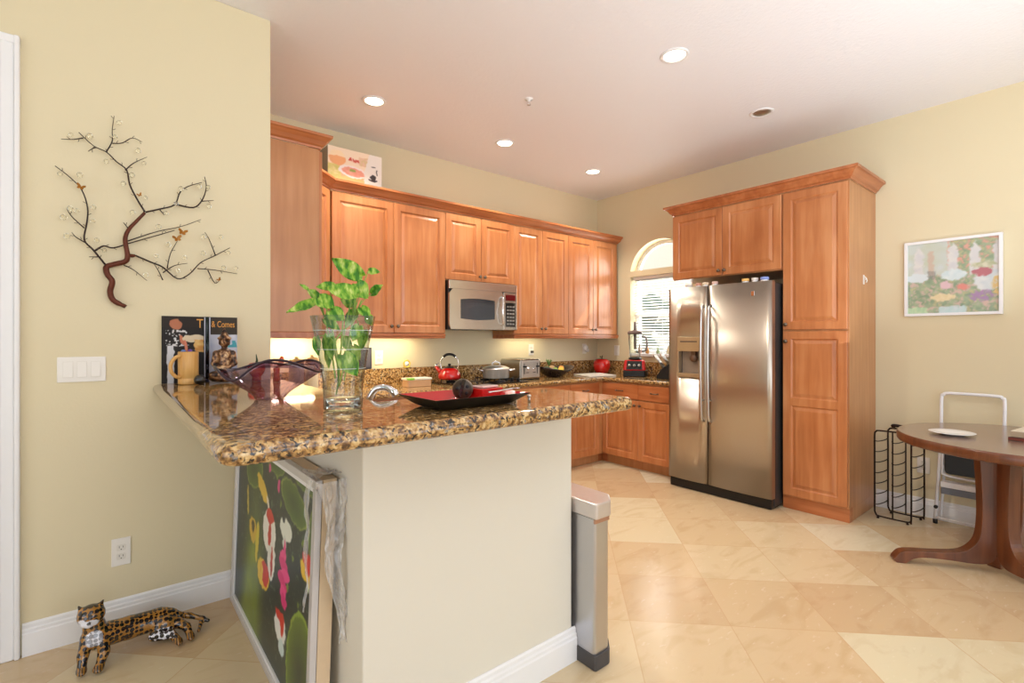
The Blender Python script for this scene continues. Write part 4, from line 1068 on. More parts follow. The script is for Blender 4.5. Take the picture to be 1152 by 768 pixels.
mb = MB(); mb.box(0, 0.171, 0.0, 0.004, 0, BH); mb.box(0.197, BW, 0.0, 0.004, 0, BH); mb.build('cover_board', M['gloss_black'], t)
pc = picture('cover_art', 90, 130, 0.171, BH, soft(cover, 0.0012, 0.008), attr_mat('printed cover', 0.7), t); pc.location = (0, -0.0006, 0)
pc = picture('cover_art', 110, 160, BW-0.197, BH, lambda x, z: cover(x+0.197, z), bpy.data.materials['printed cover'], t); pc.location = (0.197, -0.0006, 0)
mb = MB(); mb.prism([(0.171, 0.004), (0.173, -0.010), (0.178, -0.014), (0.190, -0.014), (0.195, -0.010), (0.197, 0.004)], 0, BH); mb.build('spine', M['gloss_black'], t)
mb = MB(); mb.box(0.1715, 0.1755, -0.0155, -0.0115, 0.002, BH-0.002); mb.box(0.1925, 0.1975, -0.0155, -0.0105, 0.002, BH-0.002); mb.build('spine_edge', plain('grey spine edge', (176, 178, 194), 0.3), t)
mb = MB(); mb.box(0.004, 0.168, 0.0042, 0.018, 0.004, BH-0.004); mb.box(0.200, BW-0.004, 0.0042, 0.018, 0.004, BH-0.004); mb.build('pages', M['cream'], t)
def text(body, size, loc, mat, parent, name='title', rot=(PI/2, 0, 0), ext=0.0004, width=1.0):
    cu = bpy.data.curves.new(name, 'FONT'); cu.body = body; cu.size = size; cu.extrude = ext; cu.align_x = 'LEFT'
    tmp = bpy.data.objects.new(name, cu)
    me = bpy.data.meshes.new_from_object(tmp); bpy.data.objects.remove(tmp)
    o = bpy.data.objects.new(name, me); COL.objects.link(o); o.location = loc; o.rotation_euler = rot; o.scale = (width, 1, 1)
    o.data.materials.clear(); o.data.materials.append(mat); o.parent = parent; return o
M['gold_ink'] = plain('orange gold ink', (224, 156, 60), 0.4, noise=0.05)
text('T', 0.062, (0.140, -0.0022, 0.268), M['gold_ink'], t, width=0.8); text('& Comes', 0.044, (0.203, -0.0022, 0.272), M['gold_ink'], t, width=0.62)
# wooden mug with odds and ends
t = thing('wooden_mug', 'light wooden mug filled with small oddments, in front of the cookbook', 'mug', (-4.415, -1.305, BZ))
mb = MB(); mb.lathe([(0.040, 0), (0.0415, 0.004), (0.0415, 0.026), (0.040, 0.028), (0.0415, 0.030), (0.042, 0.150), (0.039, 0.154), (0.036, 0.150), (0.035, 0.012), (0.0005, 0.010)], n=36); mb.build('mug_body', M['bamboo'], t)
mb = MB(); mb.tube(smooth_path([(-0.032, -0.024, 0.132), (-0.052, -0.030, 0.128), (-0.070, -0.032, 0.100), (-0.070, -0.032, 0.065), (-0.052, -0.030, 0.040), (-0.032, -0.024, 0.036)], 5), 0.0078, 10); mb.build('handle', M['bamboo'], t)
for (lb, nm, cc, x, y, zz, r_) in (('bright blue cap poking out of the wooden mug', 'blue_marker', (100, 130, 190), -0.020, -0.008, 0.158, 0.011), ('purple lighter tip in the wooden mug', 'lighter', (110, 70, 160), 0.006, -0.010, 0.160, 0.009), ('round dark tin in the wooden mug', 'tin', (50, 50, 60), 0.018, 0.006, 0.158, 0.013)):
    oo = MB(); oo.lathe([(r_*0.8, -0.13), (r_*0.9, -0.02), (r_, -0.01), (r_, 0.010), (r_*0.6, 0.016), (0.0005, 0.017)], (0, 0, 0), 16)
    q_ = oo.build(nm, plain(nm+' plastic', cc, 0.3)); q_.location = (-4.415+x, -1.305+y, BZ+zz-0.012); tag(q_, lb, 'oddment')
mb = MB(); mb.tube([(0, 0, -0.10), (-0.004, -0.004, 0.03), (-0.010, -0.006, 0.062)], [0.004, 0.006, 0.003], 8); q_ = mb.build('wooden_stick', plain('pinkish stick', (200, 120, 96), 0.5)); q_.location = (-4.420, -1.308, BZ+0.145); tag(q_, 'reddish wooden stick leaning out of the mug', 'stick')
# seated buddha
S = []
e_((0.0, 0.0, 0.018), (0.072, 0.045, 0.020)); e_((-0.03, -0.022, 0.036), (0.038, 0.024, 0.020)); e_((0.03, -0.022, 0.036), (0.038, 0.024, 0.020))
c_((0.0, 0.0, 0.04), (0.0, 0.0, 0.13), 0.034, 0.030); e_((0, 0, 0.135), (0.040, 0.024, 0.022)); c_((0, 0, 0.14), (0, 0, 0.17), 0.013, 0.013)
e_((0, -0.004, 0.188), (0.021, 0.022, 0.027)); e_((0, -0.025, 0.186), (0.004, 0.006, 0.007)); e_((0.022, 0, 0.186), (0.004, 0.006, 0.012)); e_((-0.022, 0, 0.186), (0.004, 0.006, 0.012))
e_((0, 0, 0.206), (0.032, 0.030, 0.010)); c_((0, 0, 0.210), (0, 0, 0.236), 0.024, 0.010); c_((0, 0, 0.236), (0, 0, 0.252), 0.009, 0.004)
for s_ in (-1, 1):
    c_((s_*0.038, 0, 0.135), (s_*0.047, -0.012, 0.088), 0.014, 0.011); c_((s_*0.047, -0.012, 0.088), (s_*0.014, -0.036, 0.066), 0.011, 0.009)
    for k in range(5): c_((s_*0.014, -0.036, 0.064+0.003*k), (-s_*0.004, -0.044+0.002*k, 0.060+0.004*k), 0.0045, 0.003)
mb = sdf_mesh(S, 0.006, 0.003, (-0.085, -0.06, -0.006), (0.085, 0.055, 0.262))
bd = mb.build('buddha_statue', M['white'])
m, n, l, p = newmat('antique bronze glaze'); bd.data.materials[0] = m
tc = n.new('ShaderNodeTexCoord'); nz = n.new('ShaderNodeTexNoise'); nz.inputs['Scale'].default_value = 55; nz.inputs['Detail'].default_value = 4; l.new(tc.outputs['Object'], nz.inputs['Vector'])
r = ramp(n, [(0.36, lin((28, 20, 18))), (0.48, lin((92, 60, 42))), (0.56, lin((150, 108, 72))), (0.66, lin((204, 172, 132)))]); l.new(nz.outputs['Fac'], r.inputs[0]); l.new(r.outputs[0], p.inputs['Base Color'])
p.inputs['Roughness'].default_value = 0.28; p.inputs['Metallic'].default_value = 0.35
bm_ = n.new('ShaderNodeBump'); bm_.inputs['Strength'].default_value = 0.5; bm_.inputs['Distance'].default_value = 0.003; l.new(nz.outputs['Fac'], bm_.inputs['Height']); l.new(bm_.outputs[0], p.inputs['Normal'])
bd.location = (-4.270, -1.335, BZ+0.004); bd.rotation_euler = (0, 0, math.radians(-12)); tag(bd, 'brown bronze seated buddha statue between the mug and the glass bowl', 'statue')
bd.scale = (0.95, 0.95, 1.03)
mb = MB(); mb.lathe([(0.0005, 0), (0.014, 0.002), (0.022, 0.012), (0.024, 0.024), (0.019, 0.038), (0.010, 0.045), (0.0005, 0.047)], n=20); q_ = mb.build('black_stone', M['gloss_black']); q_.location = (-4.378, -1.378, BZ+0.0005); tag(q_, 'round black polished stone at the foot of the buddha', 'stone')

# wavy glass bowl
wv = np.interp(np.arange(360), [0, 25, 45, 65, 88, 108, 122, 140, 160, 180, 205, 235, 265, 300, 330, 360], [-.022, .000, .024, .030, .004, -.042, -.034, .004, .006, -.020, -.014, .014, -.004, .020, .008, -.022])
kern = np.exp(-0.5*(np.arange(-30, 31)/9.0)**2); kern /= kern.sum()
wv = np.convolve(np.concatenate([wv[-30:], wv, wv[:30]]), kern, 'valid')
def bowl_fn(r, z, a):
    k = max(0, min(1, (r-0.05)/0.11)); w = k**1.6
    ph = (-39.3-math.degrees(a)) % 360
    dz = float(np.interp(ph, np.arange(360), wv, period=360))*1.15
    zz = z+w*dz
    rr_ = r*(1+w*(0.10*math.cos(2*(a-math.radians(-40)))))
    return rr_, zz
t = thing('glass_bowl', 'wavy rimmed smoky purple glass bowl on the bar', 'bowl', (-4.262, -2.17, BZ+0.0005))
outer = [(0.034, 0.0), (0.050, 0.002), (0.053, 0.010), (0.062, 0.020), (0.084, 0.038), (0.108, 0.058), (0.130, 0.080), (0.150, 0.100), (0.163, 0.112)]
inner = [(0.160, 0.114), (0.146, 0.104), (0.126, 0.086), (0.104, 0.066), (0.080, 0.047), (0.048, 0.034), (0.026, 0.024), (0.0005, 0.022)]
mb = MB(); mb.lathe([(0.0005, 0.003)]+outer, n=96, fn=bowl_fn); mb.cur = 1; mb.lathe([outer[-1]]+inner, n=96, fn=bowl_fn); mb.build('bowl_body', [M['purple_glass'], clear_inner('inner purple glass', (0.95, 0.92, 0.95))], t)
mb = MB(); rim = []
for k in range(120):
    a = 2*PI*k/120; rr_, zz = bowl_fn(0.1625, 0.1135, a); rim.append((rr_*math.cos(a), rr_*math.sin(a), zz))
mb.tube(rim, 0.0042, 8, True); mb.build('rim', plain('dark plum rim', (44, 28, 42), 0.3), t)

# vase with pothos
V0 = Vector((-4.160, -2.60)); RT = Vector((0.7735, -0.6338)); FD = Vector((0.6338, 0.7735)); PX = 0.00269
t = thing('glass_vase', 'tall flared clear glass vase holding pothos cuttings', 'vase', (V0.x, V0.y, BZ+0.0005))
prof = [(0.0005, 0.001), (0.052, 0.0), (0.0565, 0.004), (0.0570, 0.05), (0.060, 0.095), (0.070, 0.16), (0.080, 0.215), (0.094, 0.281), (0.0925, 0.2825), (0.090, 0.281), (0.076, 0.215), (0.066, 0.16), (0.056, 0.095), (0.053, 0.060), (0.050, 0.036), (0.0005, 0.034)]
mb = MB(); mb.lathe(prof[:8], n=72); mb.cur = 1; mb.lathe(prof[7:], n=72); mb.build('vase_body', [M['glass'], clear_inner('inner clear glass', (0.97, 0.99, 0.98))], t)
M['stud'] = glass('solid crystal', (250, 252, 252))
mb = MB()
for (z, r_) in ((0.238, 0.0858), (0.182, 0.0742), (0.125, 0.0655)): mb.tube([((r_)*math.cos(2*PI*k/60), r_*math.sin(2*PI*k/60), z) for k in range(60)], 0.0008, 6, True)
mb.build('cut_ring', plain('cut glass line', (206, 216, 212), 0.15, coat=0.3), t)
MB().lathe([(0.0005, 0.006), (0.050, 0.006), (0.051, 0.012), (0.0505, 0.030), (0.046, 0.034), (0.0005, 0.034)], n=48).build('base_block', M['stud'], t)
m, n, l, p = newmat('variegated pothos leaf')
tc = n.new('ShaderNodeTexCoord'); oi = n.new('ShaderNodeObjectInfo')
ad = n.new('ShaderNodeVectorMath'); ad.operation = 'ADD'; l.new(tc.outputs['Object'], ad.inputs[0]); cbx = n.new('ShaderNodeCombineXYZ'); l.new(oi.outputs['Random'], cbx.inputs[0]); l.new(cbx.outputs[0], ad.inputs[1])
mpn = n.new('ShaderNodeMapping'); mpn.inputs['Scale'].default_value = (90, 22, 30); l.new(ad.outputs[0], mpn.inputs[0])
nz = n.new('ShaderNodeTexNoise'); nz.inputs['Scale'].default_value = 1.0; nz.inputs['Detail'].default_value = 3; l.new(mpn.outputs[0], nz.inputs['Vector'])
r = ramp(n, [(0.38, lin((70, 140, 36))), (0.47, lin((122, 182, 54))), (0.56, lin((176, 210, 84))), (0.68, lin((226, 236, 150)))]); l.new(nz.outputs['Fac'], r.inputs[0]); l.new(r.outputs[0], p.inputs['Base Color'])
p.inputs['Roughness'].default_value = 0.3; p.inputs['Subsurface Weight'].default_value = 0.0
tl = n.new('ShaderNodeBsdfTranslucent'); l.new(r.outputs[0], tl.inputs[0]); ms = n.new('ShaderNodeMixShader'); ms.inputs[0].default_value = 0.35
l.new(p.outputs[0], ms.inputs[1]); l.new(tl.outputs[0], ms.inputs[2]); l.new(ms.outputs[0], n['Material Output'].inputs[0]); M['leaf'] = m
M['stem'] = plain('pale green stem', (136, 168, 72), 0.4)
pl = thing('pothos_cutting', 'variegated green pothos cuttings standing in the clear vase', 'plant', (V0.x, V0.y, BZ+0.036))
def WP(px, py, d=0.0):
    q = RT*((px-386)*PX)+FD*d; return Vector((q.x, q.y, 1.319-(py-381)*PX-(BZ+0.036)))
def leaf(base, tip, width, tilt=0.3, cup=0.12, yaw=0.0):
    b, e = Vector(base), Vector(tip); ax = (e-b); L = ax.length; ax.normalize()
    nr = Vector((-FD.x, -FD.y, 0.25+tilt)).normalized(); nr = (nr-ax*nr.dot(ax)).normalized(); sd = ax.cross(nr)
    if yaw: q_ = Matrix.Rotation(yaw, 3, ax); sd = q_@sd; nr = q_@nr
    n1, n2 = 12, 8; vs = []; fs = []
    for i in range(n1+1):
        u = i/n1; w = width*(math.sin(PI*min(1, (u*0.96+0.04))**0.72)**0.9)*(1 if u < 0.98 else 0.3)
        back = -0.10*L if False else 0
        for j in range(n2+1):
            v = (j/n2-0.5)*2
            p_ = b+ax*(L*u-(0.09*L*abs(v)**2 if u < 0.25 else 0)*(1-u*4 if u < 0.25 else 0))+sd*(v*w/2)+nr*(cup*L*(-(u-0.35)**2)+0.10*width*abs(v)+0.0012*math.sin(u*14)*abs(v))
            vs.append(tuple(p_))
    for i in range(n1):
        for j in range(n2): a_ = i*(n2+1)+j; fs.append((a_, a_+1, a_+n2+2, a_+n2+1))
    mb = MB(); mb.add(vs, fs, True); return mb
# photo positions of the leaves: base, tip, width in photo pixels, depth from the vase axis
def c4(x, y): return (300+x/3.84, 280+y/3.84)
LV = [((412, 120), (285, 42), 62, 0.00, 0.3), ((238, 232), (110, 275), 52, -0.03, 0.7), ((404, 200), (275, 172), 60, -0.03, 0.5), ((282, 156), (208, 162), 34, 0.02, 0.6), ((436, 92), (490, 100), 26, 0.01, 0.9),
      ((392, 150), (446, 218), 58, -0.01, 0.4), ((440, 190), (494, 152), 40, 0.03, 0.4), ((245, 215), (318, 262), 58, -0.04, 0.3), ((205, 205), (162, 172), 36, 0.03, 0.5), ((178, 175), (148, 152), 16, 0.0, 0.9),
      ((300, 270), (366, 312), 54, -0.05, 0.3), ((406, 252), (450, 300), 40, 0.00, 0.2), ((350, 240), (300, 215), 44, 0.05, 0.4), ((375, 262), (330, 330), 46, 0.03, 0.2), ((250, 300), (322, 350), 34, 0.0, 0.1),
      ((330, 215), (376, 236), 34, 0.04, 0.4), ((226, 380), (240, 460), 34, -0.02, -0.1), ((262, 370), (280, 480), 50, 0.01, -0.1), ((395, 330), (372, 400), 44, 0.01, 0.0), ((345, 455), (412, 545), 66, -0.035, 0.0),
      ((365, 420), (400, 480), 40, 0.02, 0.0), ((410, 350), (398, 440), 38, 0.03, 0.0), ((246, 420), (255, 520), 26, 0.035, 0.0), ((320, 380), (350, 450), 36, 0.03, 0.0), ((420, 285), (445, 330), 34, 0.04, 0.2)]
tips = []
for k, (b, e, w, d, tl_) in enumerate(LV):
    B_, E_ = WP(*c4(*b), d), WP(*c4(*e), d-0.012)
    o = leaf(B_, E_, w*1.28/3.84*PX, tl_*0.5, 0.15+0.1*((k*3) % 3), yaw=((k*37) % 50-25)/60).build('leaf', M['leaf'], pl, solid=0.0006)
    tips.append((B_, k))
foot = [WP(*c4(x, y), d) for x, y, d in ((300, 630, 0), (305, 600, 0.008), (318, 590, -0.01), (296, 560, 0.0), (330, 570, 0.01))]
hub = [WP(*c4(x, y), d) for x, y, d in ((320, 440, 0), (300, 400, -0.01), (372, 300, 0.0), (246, 300, 0.01), (350, 360, 0.02))]
for k in range(7):
    a = foot[k % 5]; b = hub[k % 5]; c = [WP(*c4(x, y), 0) for x, y in ((380, 150), (250, 230), (375, 250), (215, 220), (410, 220), (330, 300), (385, 300))][k]
    MB().tube(smooth_path([a, a*0.55+b*0.45+Vector((0.004, 0.004, 0)), b, c], 5), 0.0024, 7).build('stem', M['stem'], pl)
for B_, k in tips:
    h_ = min(hub, key=lambda q: (q-B_).length); mid = (h_+B_)*0.5+Vector((0, 0, 0.012))
    if k % 2 == 0 or k < 12:
        MB().tube(smooth_path([h_, mid, B_], 4), 0.0014, 6).build('petiole', M['stem'], pl)

# tray and what lies on it
t = thing('serving_tray', 'black flared rectangular tray with red inside on the bar', 'tray', (-3.815, -2.745, BZ+0.0005))
def rect(a, b, z): return [(-a, -b, z), (a, -b, z), (a, b, z), (-a, b, z)]
loops = [rect(0.125, 0.068, 0), rect(0.138, 0.078, 0.006), rect(0.176, 0.116, 0.034), rect(0.178, 0.118, 0.037)]
loops2 = [rect(0.175, 0.115, 0.037), rect(0.134, 0.075, 0.011), rect(0.125, 0.066, 0.009)]
def skin(L, cap0, cap1):
    vs = [v for lp in L for v in lp]; fs = []
    for j in range(len(L)-1):
        for k in range(4): k2 = (k+1) % 4; fs.append((j*4+k, j*4+k2, (j+1)*4+k2, (j+1)*4+k))
    if cap0: fs.append((3, 2, 1, 0))
    if cap1: j = len(L)-1; fs.append(tuple(j*4+k for k in range(4)))
    return vs, fs
mb = MB(); v, f = skin(loops+[loops2[0]], True, False); mb.add(v, f, False); mb.build('tray_body', plain('satin black lacquer', (12, 11, 12), 0.4), t)
mb = MB(); v, f = skin(loops2, False, True); mb.add(v, f, False); mb.build('lining', plain('red lacquer lining', (186, 26, 30), 0.18, coat=0.6), t)
mb = MB()
TZ = BZ+0.0105
t = thing('kitchen_timer', 'round dark faced dial with pointer standing on the tray', 'timer', (-3.787, -2.690, TZ+0.034), math.radians(-39))
MB().lathe([(0.0005, 0.012), (0.030, 0.012), (0.0345, 0.008), (0.0345, -0.008), (0.0325, -0.011)], n=40, axis='y').build('case', M['pewter'], t)
MB().lathe([(0.0005, -0.0112), (0.031, -0.0112), (0.031, -0.0105)], n=40, axis='y').build('dial', plain('bronze brown dial', (62, 50, 38), 0.3), t)
mb = MB()
for k in range(5):
    a = 2*PI*k/5+0.5; c, s_ = math.cos(a), math.sin(a); mb.lathe([(0.0005, -0.0122), (0.0062, -0.0122), (0.0062, -0.0112)], (0.019*c, 0, 0.019*s_), 12, axis='y')
mb.build('markings', M['black'], t)
mb = MB(); mb.prism([(-0.014, -0.018), (-0.004, -0.025), (0.012, 0.030), (0.001, 0.034)], -0.0145, -0.0125, 'xz'); mb.build('pointer', plain('dark pointer', (36, 32, 32), 0.15, coat=0.5), t)
t = thing('red_box', 'low red box with clear lid on the right half of the tray', 'box', (-3.705, -2.705, TZ), math.radians(8))
MB().box(-0.050, 0.050, -0.038, 0.038, 0, 0.036).build('box_body', M['red'], t, bevel=0.003)
MB().box(-0.038, 0.038, -0.028, 0.028, 0.0362, 0.044).build('lid', plain('silvery clear lid', (222, 190, 186), 0.15, coat=0.5), t, bevel=0.004)
t = thing('glass_frog', 'small clear crystal ornament at the left end of the tray', 'ornament', (-3.885, -2.790, TZ))
mb = MB(); mb.lathe([(0.012, 0), (0.014, 0.004), (0.009, 0.010), (0.011, 0.016), (0.004, 0.024), (0.0005, 0.025)], n=8); mb.build('body', M['stud'], t)
mb = MB(); mb.lathe([(0.010, 0), (0.012, 0.004), (0.008, 0.010), (0.0005, 0.014)], (0.014, -0.004, 0), 8); mb.build('foot', M['stud'], t)
t.name = 'crystal_ornament'
mb = MB(); mb.tube(smooth_path([(-0.06, 0, 0.034), (0, 0.004, 0.036), (0.05, 0.006, 0.040)], 4), 0.0035, 8); mb.lathe([(0.0005, 0), (0.012, 0.001), (0.014, 0.004), (0.0005, 0.003)], (0.062, 0.008, 0.038), 14)
o = mb.build('spoon', M['chrome']); o.location = (-3.70, -2.80, TZ-0.004); tag(o, 'chrome spoon resting across the right rim of the tray', 'spoon')
mb = MB(); mb.tube([(0, 0, 0), (0, 0, 0.014)], [0.006, 0.004], 8); mb.lathe([(0.0005, 0.014), (0.008, 0.016), (0.007, 0.022), (0.0005, 0.024)], n=12)
o = mb.build('bottle_stopper', M['silver']); o.location = (-3.600, -2.815, BZ+0.0005); tag(o, 'small silver stopper on the granite under the right tray rim', 'stopper')

# faucet behind the bar
t = thing('faucet', 'brushed chrome arched faucet behind the vase', 'faucet', (-4.02+0.06, -2.30, 0.9145))
t.location = (-3.953, -2.31, 0.9145)
MB().lathe([(0.028, 0), (0.028, 0.006), (0.016, 0.012), (0.015, 0.06), (0.012, 0.07)], n=24).build('base', M['chrome'], t)
mb = MB(); mb.tube(smooth_path([(0, 0, 0.06), (0, 0, 0.15), (0.004, -0.003, 0.190), (0.020, -0.016, 0.217), (0.045, -0.036, 0.222), (0.068, -0.054, 0.210), (0.078, -0.062, 0.192)], 6), [0.0125]*31+[0.015]*6, 14); mb.build('spout', M['chrome'], t)
mb = MB(); mb.tube([(0.015, 0.0, 0.04), (0.05, 0.01, 0.055), (0.07, 0.014, 0.065)], [0.006, 0.006, 0.005], 8); mb.build('lever', M['chrome'], t)
mb = MB(); mb.prism(rounded([(-3.92, -2.42), (-3.42, -2.42), (-3.42, -2.02), (-3.92, -2.02)], 0.05), 0.9146, 0.9175)
o = mb.build('kitchen_sink', M['silver']); tag(o, 'stainless sink rim set in the low worktop behind the bar', 'sink')
# things seen over the bowl, on the low worktop
t = thing('apple_ornament', 'round red fruit ornament with dark stem behind the glass bowl', 'ornament', (-3.845, -1.55, 0.9145))
t.location = (-4.125, -1.32, BZ+0.0005)
MB().lathe([(0.018, 0), (0.022, 0.003), (0.020, 0.022), (0.030, 0.034), (0.040, 0.055), (0.041, 0.070), (0.034, 0.088), (0.016, 0.094), (0.0005, 0.089)], n=32).build('fruit', M['red'], t)
mb = MB(); mb.tube([(0, 0, 0.088), (0.002, 0, 0.105), (-0.002, 0, 0.135)], [0.008, 0.005, 0.0015], 8); mb.build('stem', plain('dark green stem', (44, 66, 38), 0.5), t)
mb = MB(); mb.lathe([(0.016, 0), (0.018, 0.004), (0.013, 0.03), (0.016, 0.062), (0.010, 0.070), (0.0005, 0.072)], n=20); mb.tube(smooth_path([(0, 0, 0.06), (0.016, 0, 0.082), (0.022, 0, 0.105), (0.026, 0, 0.125)], 4), [0.009]*4+[0.012]*5+[0.011, 0.009, 0.007, 0.004], 10)
o = mb.build('pepper_ornament', plain('orange red glaze', (206, 76, 40), 0.25, coat=0.5)); o.location = (-4.050, -1.40, BZ+0.0005); tag(o, 'upright orange red pepper shaped ornament beside the red fruit', 'ornament')

KZ = 0.9145
for (x, y, h_, r_, lb) in ((-3.66, -0.36, 0.275, 0.050, 'left cream utensil crock in the far corner behind the glass bowl'), (-3.545, -0.33, 0.285, 0.046, 'right cream utensil crock in the far corner, nearer the vase')):
    t = thing('canister', lb, 'canister', (x, y, KZ), 0, 'cream canisters')
    MB().lathe([(r_*0.9, 0), (r_, 0.006), (r_, h_-0.05), (r_*0.96, h_-0.045)], n=28).build('jar', M['cream'], t)
    MB().lathe([(r_*1.04, h_-0.045), (r_*1.06, h_-0.03), (r_*0.9, h_-0.018), (r_*0.3, h_-0.014), (r_*0.25, h_), (0.0005, h_)], n=28).build('lid', plain('wooden lid', (214, 182, 124), 0.4), t)
# dark tablet frame against the back wall
t = thing('photo_frame', 'small dark framed tablet standing against the back wall by the vase', 'picture frame', (-3.00, -0.09, 0.9145), 0)
t.location = (-2.99, -0.05, 1.0605-0.001)
t.location = (-3.00, -0.012, 1.061)
MB().box(-0.055, 0.055, -0.008, 0.008, 0, 0.185).build('frame', plain('slate frame', (52, 54, 66), 0.35), t, bevel=0.003)
MB().box(-0.042, 0.042, -0.0095, -0.008, 0.015, 0.17).build('screen', plain('dark screen', (86, 84, 96), 0.15), t)
# yellow ring sponge holder on the backsplash
t = thing('tape_dispenser', 'small yellow ring shaped object standing on the backsplash ledge', 'ornament', (-2.61, -0.0135, 1.0605))
mb = MB(); mb.tube([(0.030*math.cos(2*PI*k/28), -0.002, 0.034+0.030*math.sin(2*PI*k/28)) for k in range(28)], 0.006, 8, True); mb.box(-0.034, -0.018, -0.008, 0.004, 0, 0.008); mb.box(0.018, 0.034, -0.008, 0.004, 0, 0.008); mb.box(-0.034, 0.034, -0.008, 0.004, 0, 0.004); mb.build('ring', plain('lemon yellow plastic', (232, 206, 96), 0.4), t)
mb = MB(); mb.lathe([(0.0005, -0.006), (0.020, -0.005), (0.022, 0.0), (0.0005, 0.002)], (0, 0, 0.034), 20, axis='y'); mb.build('hub', M['white'], t)
# plastic tub
t = thing('food_tub', 'clear plastic tub with white and green lid on the low worktop', 'food container', (-2.665, -0.30, KZ))
mb = MB(); mb.prism(rounded([(-0.115, -0.06), (0.115, -0.06), (0.115, 0.06), (-0.115, 0.06)], 0.03), 0, 0.058); mb.build('tub', plain('peach tinted tub', (206, 164, 124), 0.25, coat=0.4), t, bevel=0.004)
mb = MB(); mb.prism(rounded([(-0.122, -0.067), (0.122, -0.067), (0.122, 0.067), (-0.122, 0.067)], 0.034), 0.058, 0.074); mb.build('lid', plain('white lid', (226, 228, 214), 0.3), t, bevel=0.004)
MB().box(-0.119, -0.055, -0.069, -0.02, 0.060, 0.0765).build('clip', plain('bright green clip', (132, 200, 70), 0.35), t, bevel=0.003)

# cooktop
t = thing('cooktop', 'black gas cooktop with iron grates under the kettle and pot', 'cooktop', (-2.02, -0.33, KZ+0.0005))
mb = MB(); mb.prism(rounded([(-0.38, -0.255), (0.38, -0.255), (0.38, 0.255), (-0.38, 0.255)], 0.03), 0, 0.010); mb.build('glass_top', M['gloss_black'], t, bevel=0.002)
for (bx_, by_) in ((-0.24, 0.12), (-0.24, -0.12), (0.14, 0.12), (0.14, -0.12)):
    MB().lathe([(0.05, 0.0102), (0.045, 0.018), (0.03, 0.022), (0.0005, 0.022)], (bx_, by_, 0), 24).build('burner', M['black'], t)
    mb = MB()
    for k in range(4):
        c, s_ = math.cos(PI*k/2+PI/4), math.sin(PI*k/2+PI/4); mb.tube([(bx_+0.10*c, by_+0.10*s_, 0.0105), (bx_+0.09*c, by_+0.09*s_, 0.030), (bx_+0.03*c, by_+0.03*s_, 0.030)], 0.005, 6)
    mb.build('grate', M['black'], t)
for k in range(4):
    MB().lathe([(0.018, 0.0102), (0.016, 0.030), (0.0005, 0.031)], (0.325, -0.16+0.09*k, 0), 20).build('control_knob', M['black'], t)
GZ = KZ+0.0365
# kettle
t = thing('kettle', 'red enamel kettle with black and chrome arched handle on the cooktop', 'kettle', (-2.30, -0.24, GZ), math.radians(-40))
MB().lathe([(0.075, 0), (0.098, 0.006), (0.104, 0.022), (0.100, 0.050), (0.082, 0.082), (0.058, 0.100), (0.040, 0.106)], n=48).build('body', M['red'], t)
mb = MB(); mb.lathe([(0.048, 0.102), (0.046, 0.108), (0.020, 0.116), (0.006, 0.118), (0.008, 0.124), (0.016, 0.132), (0.010, 0.142), (0.0005, 0.143)], n=28); mb.build('lid', M['black'], t)
mb = MB(); mb.tube([(-0.075, 0, 0.062), (-0.105, 0, 0.092), (-0.122, 0, 0.120)], [0.024, 0.017, 0.013], 14); mb.build('spout', M['red'], t)
mb = MB(); mb.lathe([(0.014, 0), (0.016, 0.010), (0.012, 0.020), (0.0005, 0.022)], (-0.124, 0, 0.118), 14); mb.tube([(-0.12, 0, 0.13), (-0.098, 0, 0.150)], 0.004, 6); mb.build('whistle', M['chrome'], t)
mb = MB()
for s_ in (-1, 1): mb.tube(smooth_path([(s_*0.070, 0, 0.092), (s_*0.082, 0, 0.130), (s_*0.074, 0, 0.180), (s_*0.050, 0, 0.208)], 4), 0.005, 8)
mb.build('handle_frame', M['chrome'], t)
mb = MB(); mb.tube(smooth_path([(-0.056, 0, 0.204), (-0.03, 0, 0.222), (0, 0, 0.228), (0.03, 0, 0.222), (0.056, 0, 0.204)], 4), [0.008]+[0.012]*15+[0.008], 10); mb.build('handle_grip', M['black'], t)
# saucepan
t = thing('cooking_pot', 'stainless two handled pot with dome lid on the right of the cooktop', 'pot', (-1.86, -0.36, GZ), math.radians(-30))
MB().lathe([(0.0005, 0), (0.118, 0), (0.125, 0.006), (0.125, 0.082), (0.130, 0.086), (0.122, 0.087), (0.120, 0.01)], n=48).build('pan', plain('satin pot steel', (214, 208, 200), 0.22, metal=0.5), t)
MB().lathe([(0.130, 0.0875), (0.128, 0.092), (0.095, 0.108), (0.05, 0.118), (0.0005, 0.121)], n=48).build('lid', M['silver'], t)
mb = MB(); mb.tube(smooth_path([(-0.035, 0, 0.116), (-0.034, 0, 0.138), (-0.015, 0, 0.150), (0.015, 0, 0.150), (0.034, 0, 0.138), (0.035, 0, 0.116)], 4), 0.0065, 8); mb.build('lid_handle', M['chrome'], t)
for s_ in (-1, 1):
    mb = MB(); mb.tube(smooth_path([(s_*0.122, -0.045, 0.068), (s_*0.165, -0.040, 0.078), (s_*0.178, 0, 0.082), (s_*0.165, 0.040, 0.078), (s_*0.122, 0.045, 0.068)], 4), 0.006, 8); mb.build('side_handle', M['chrome'], t)
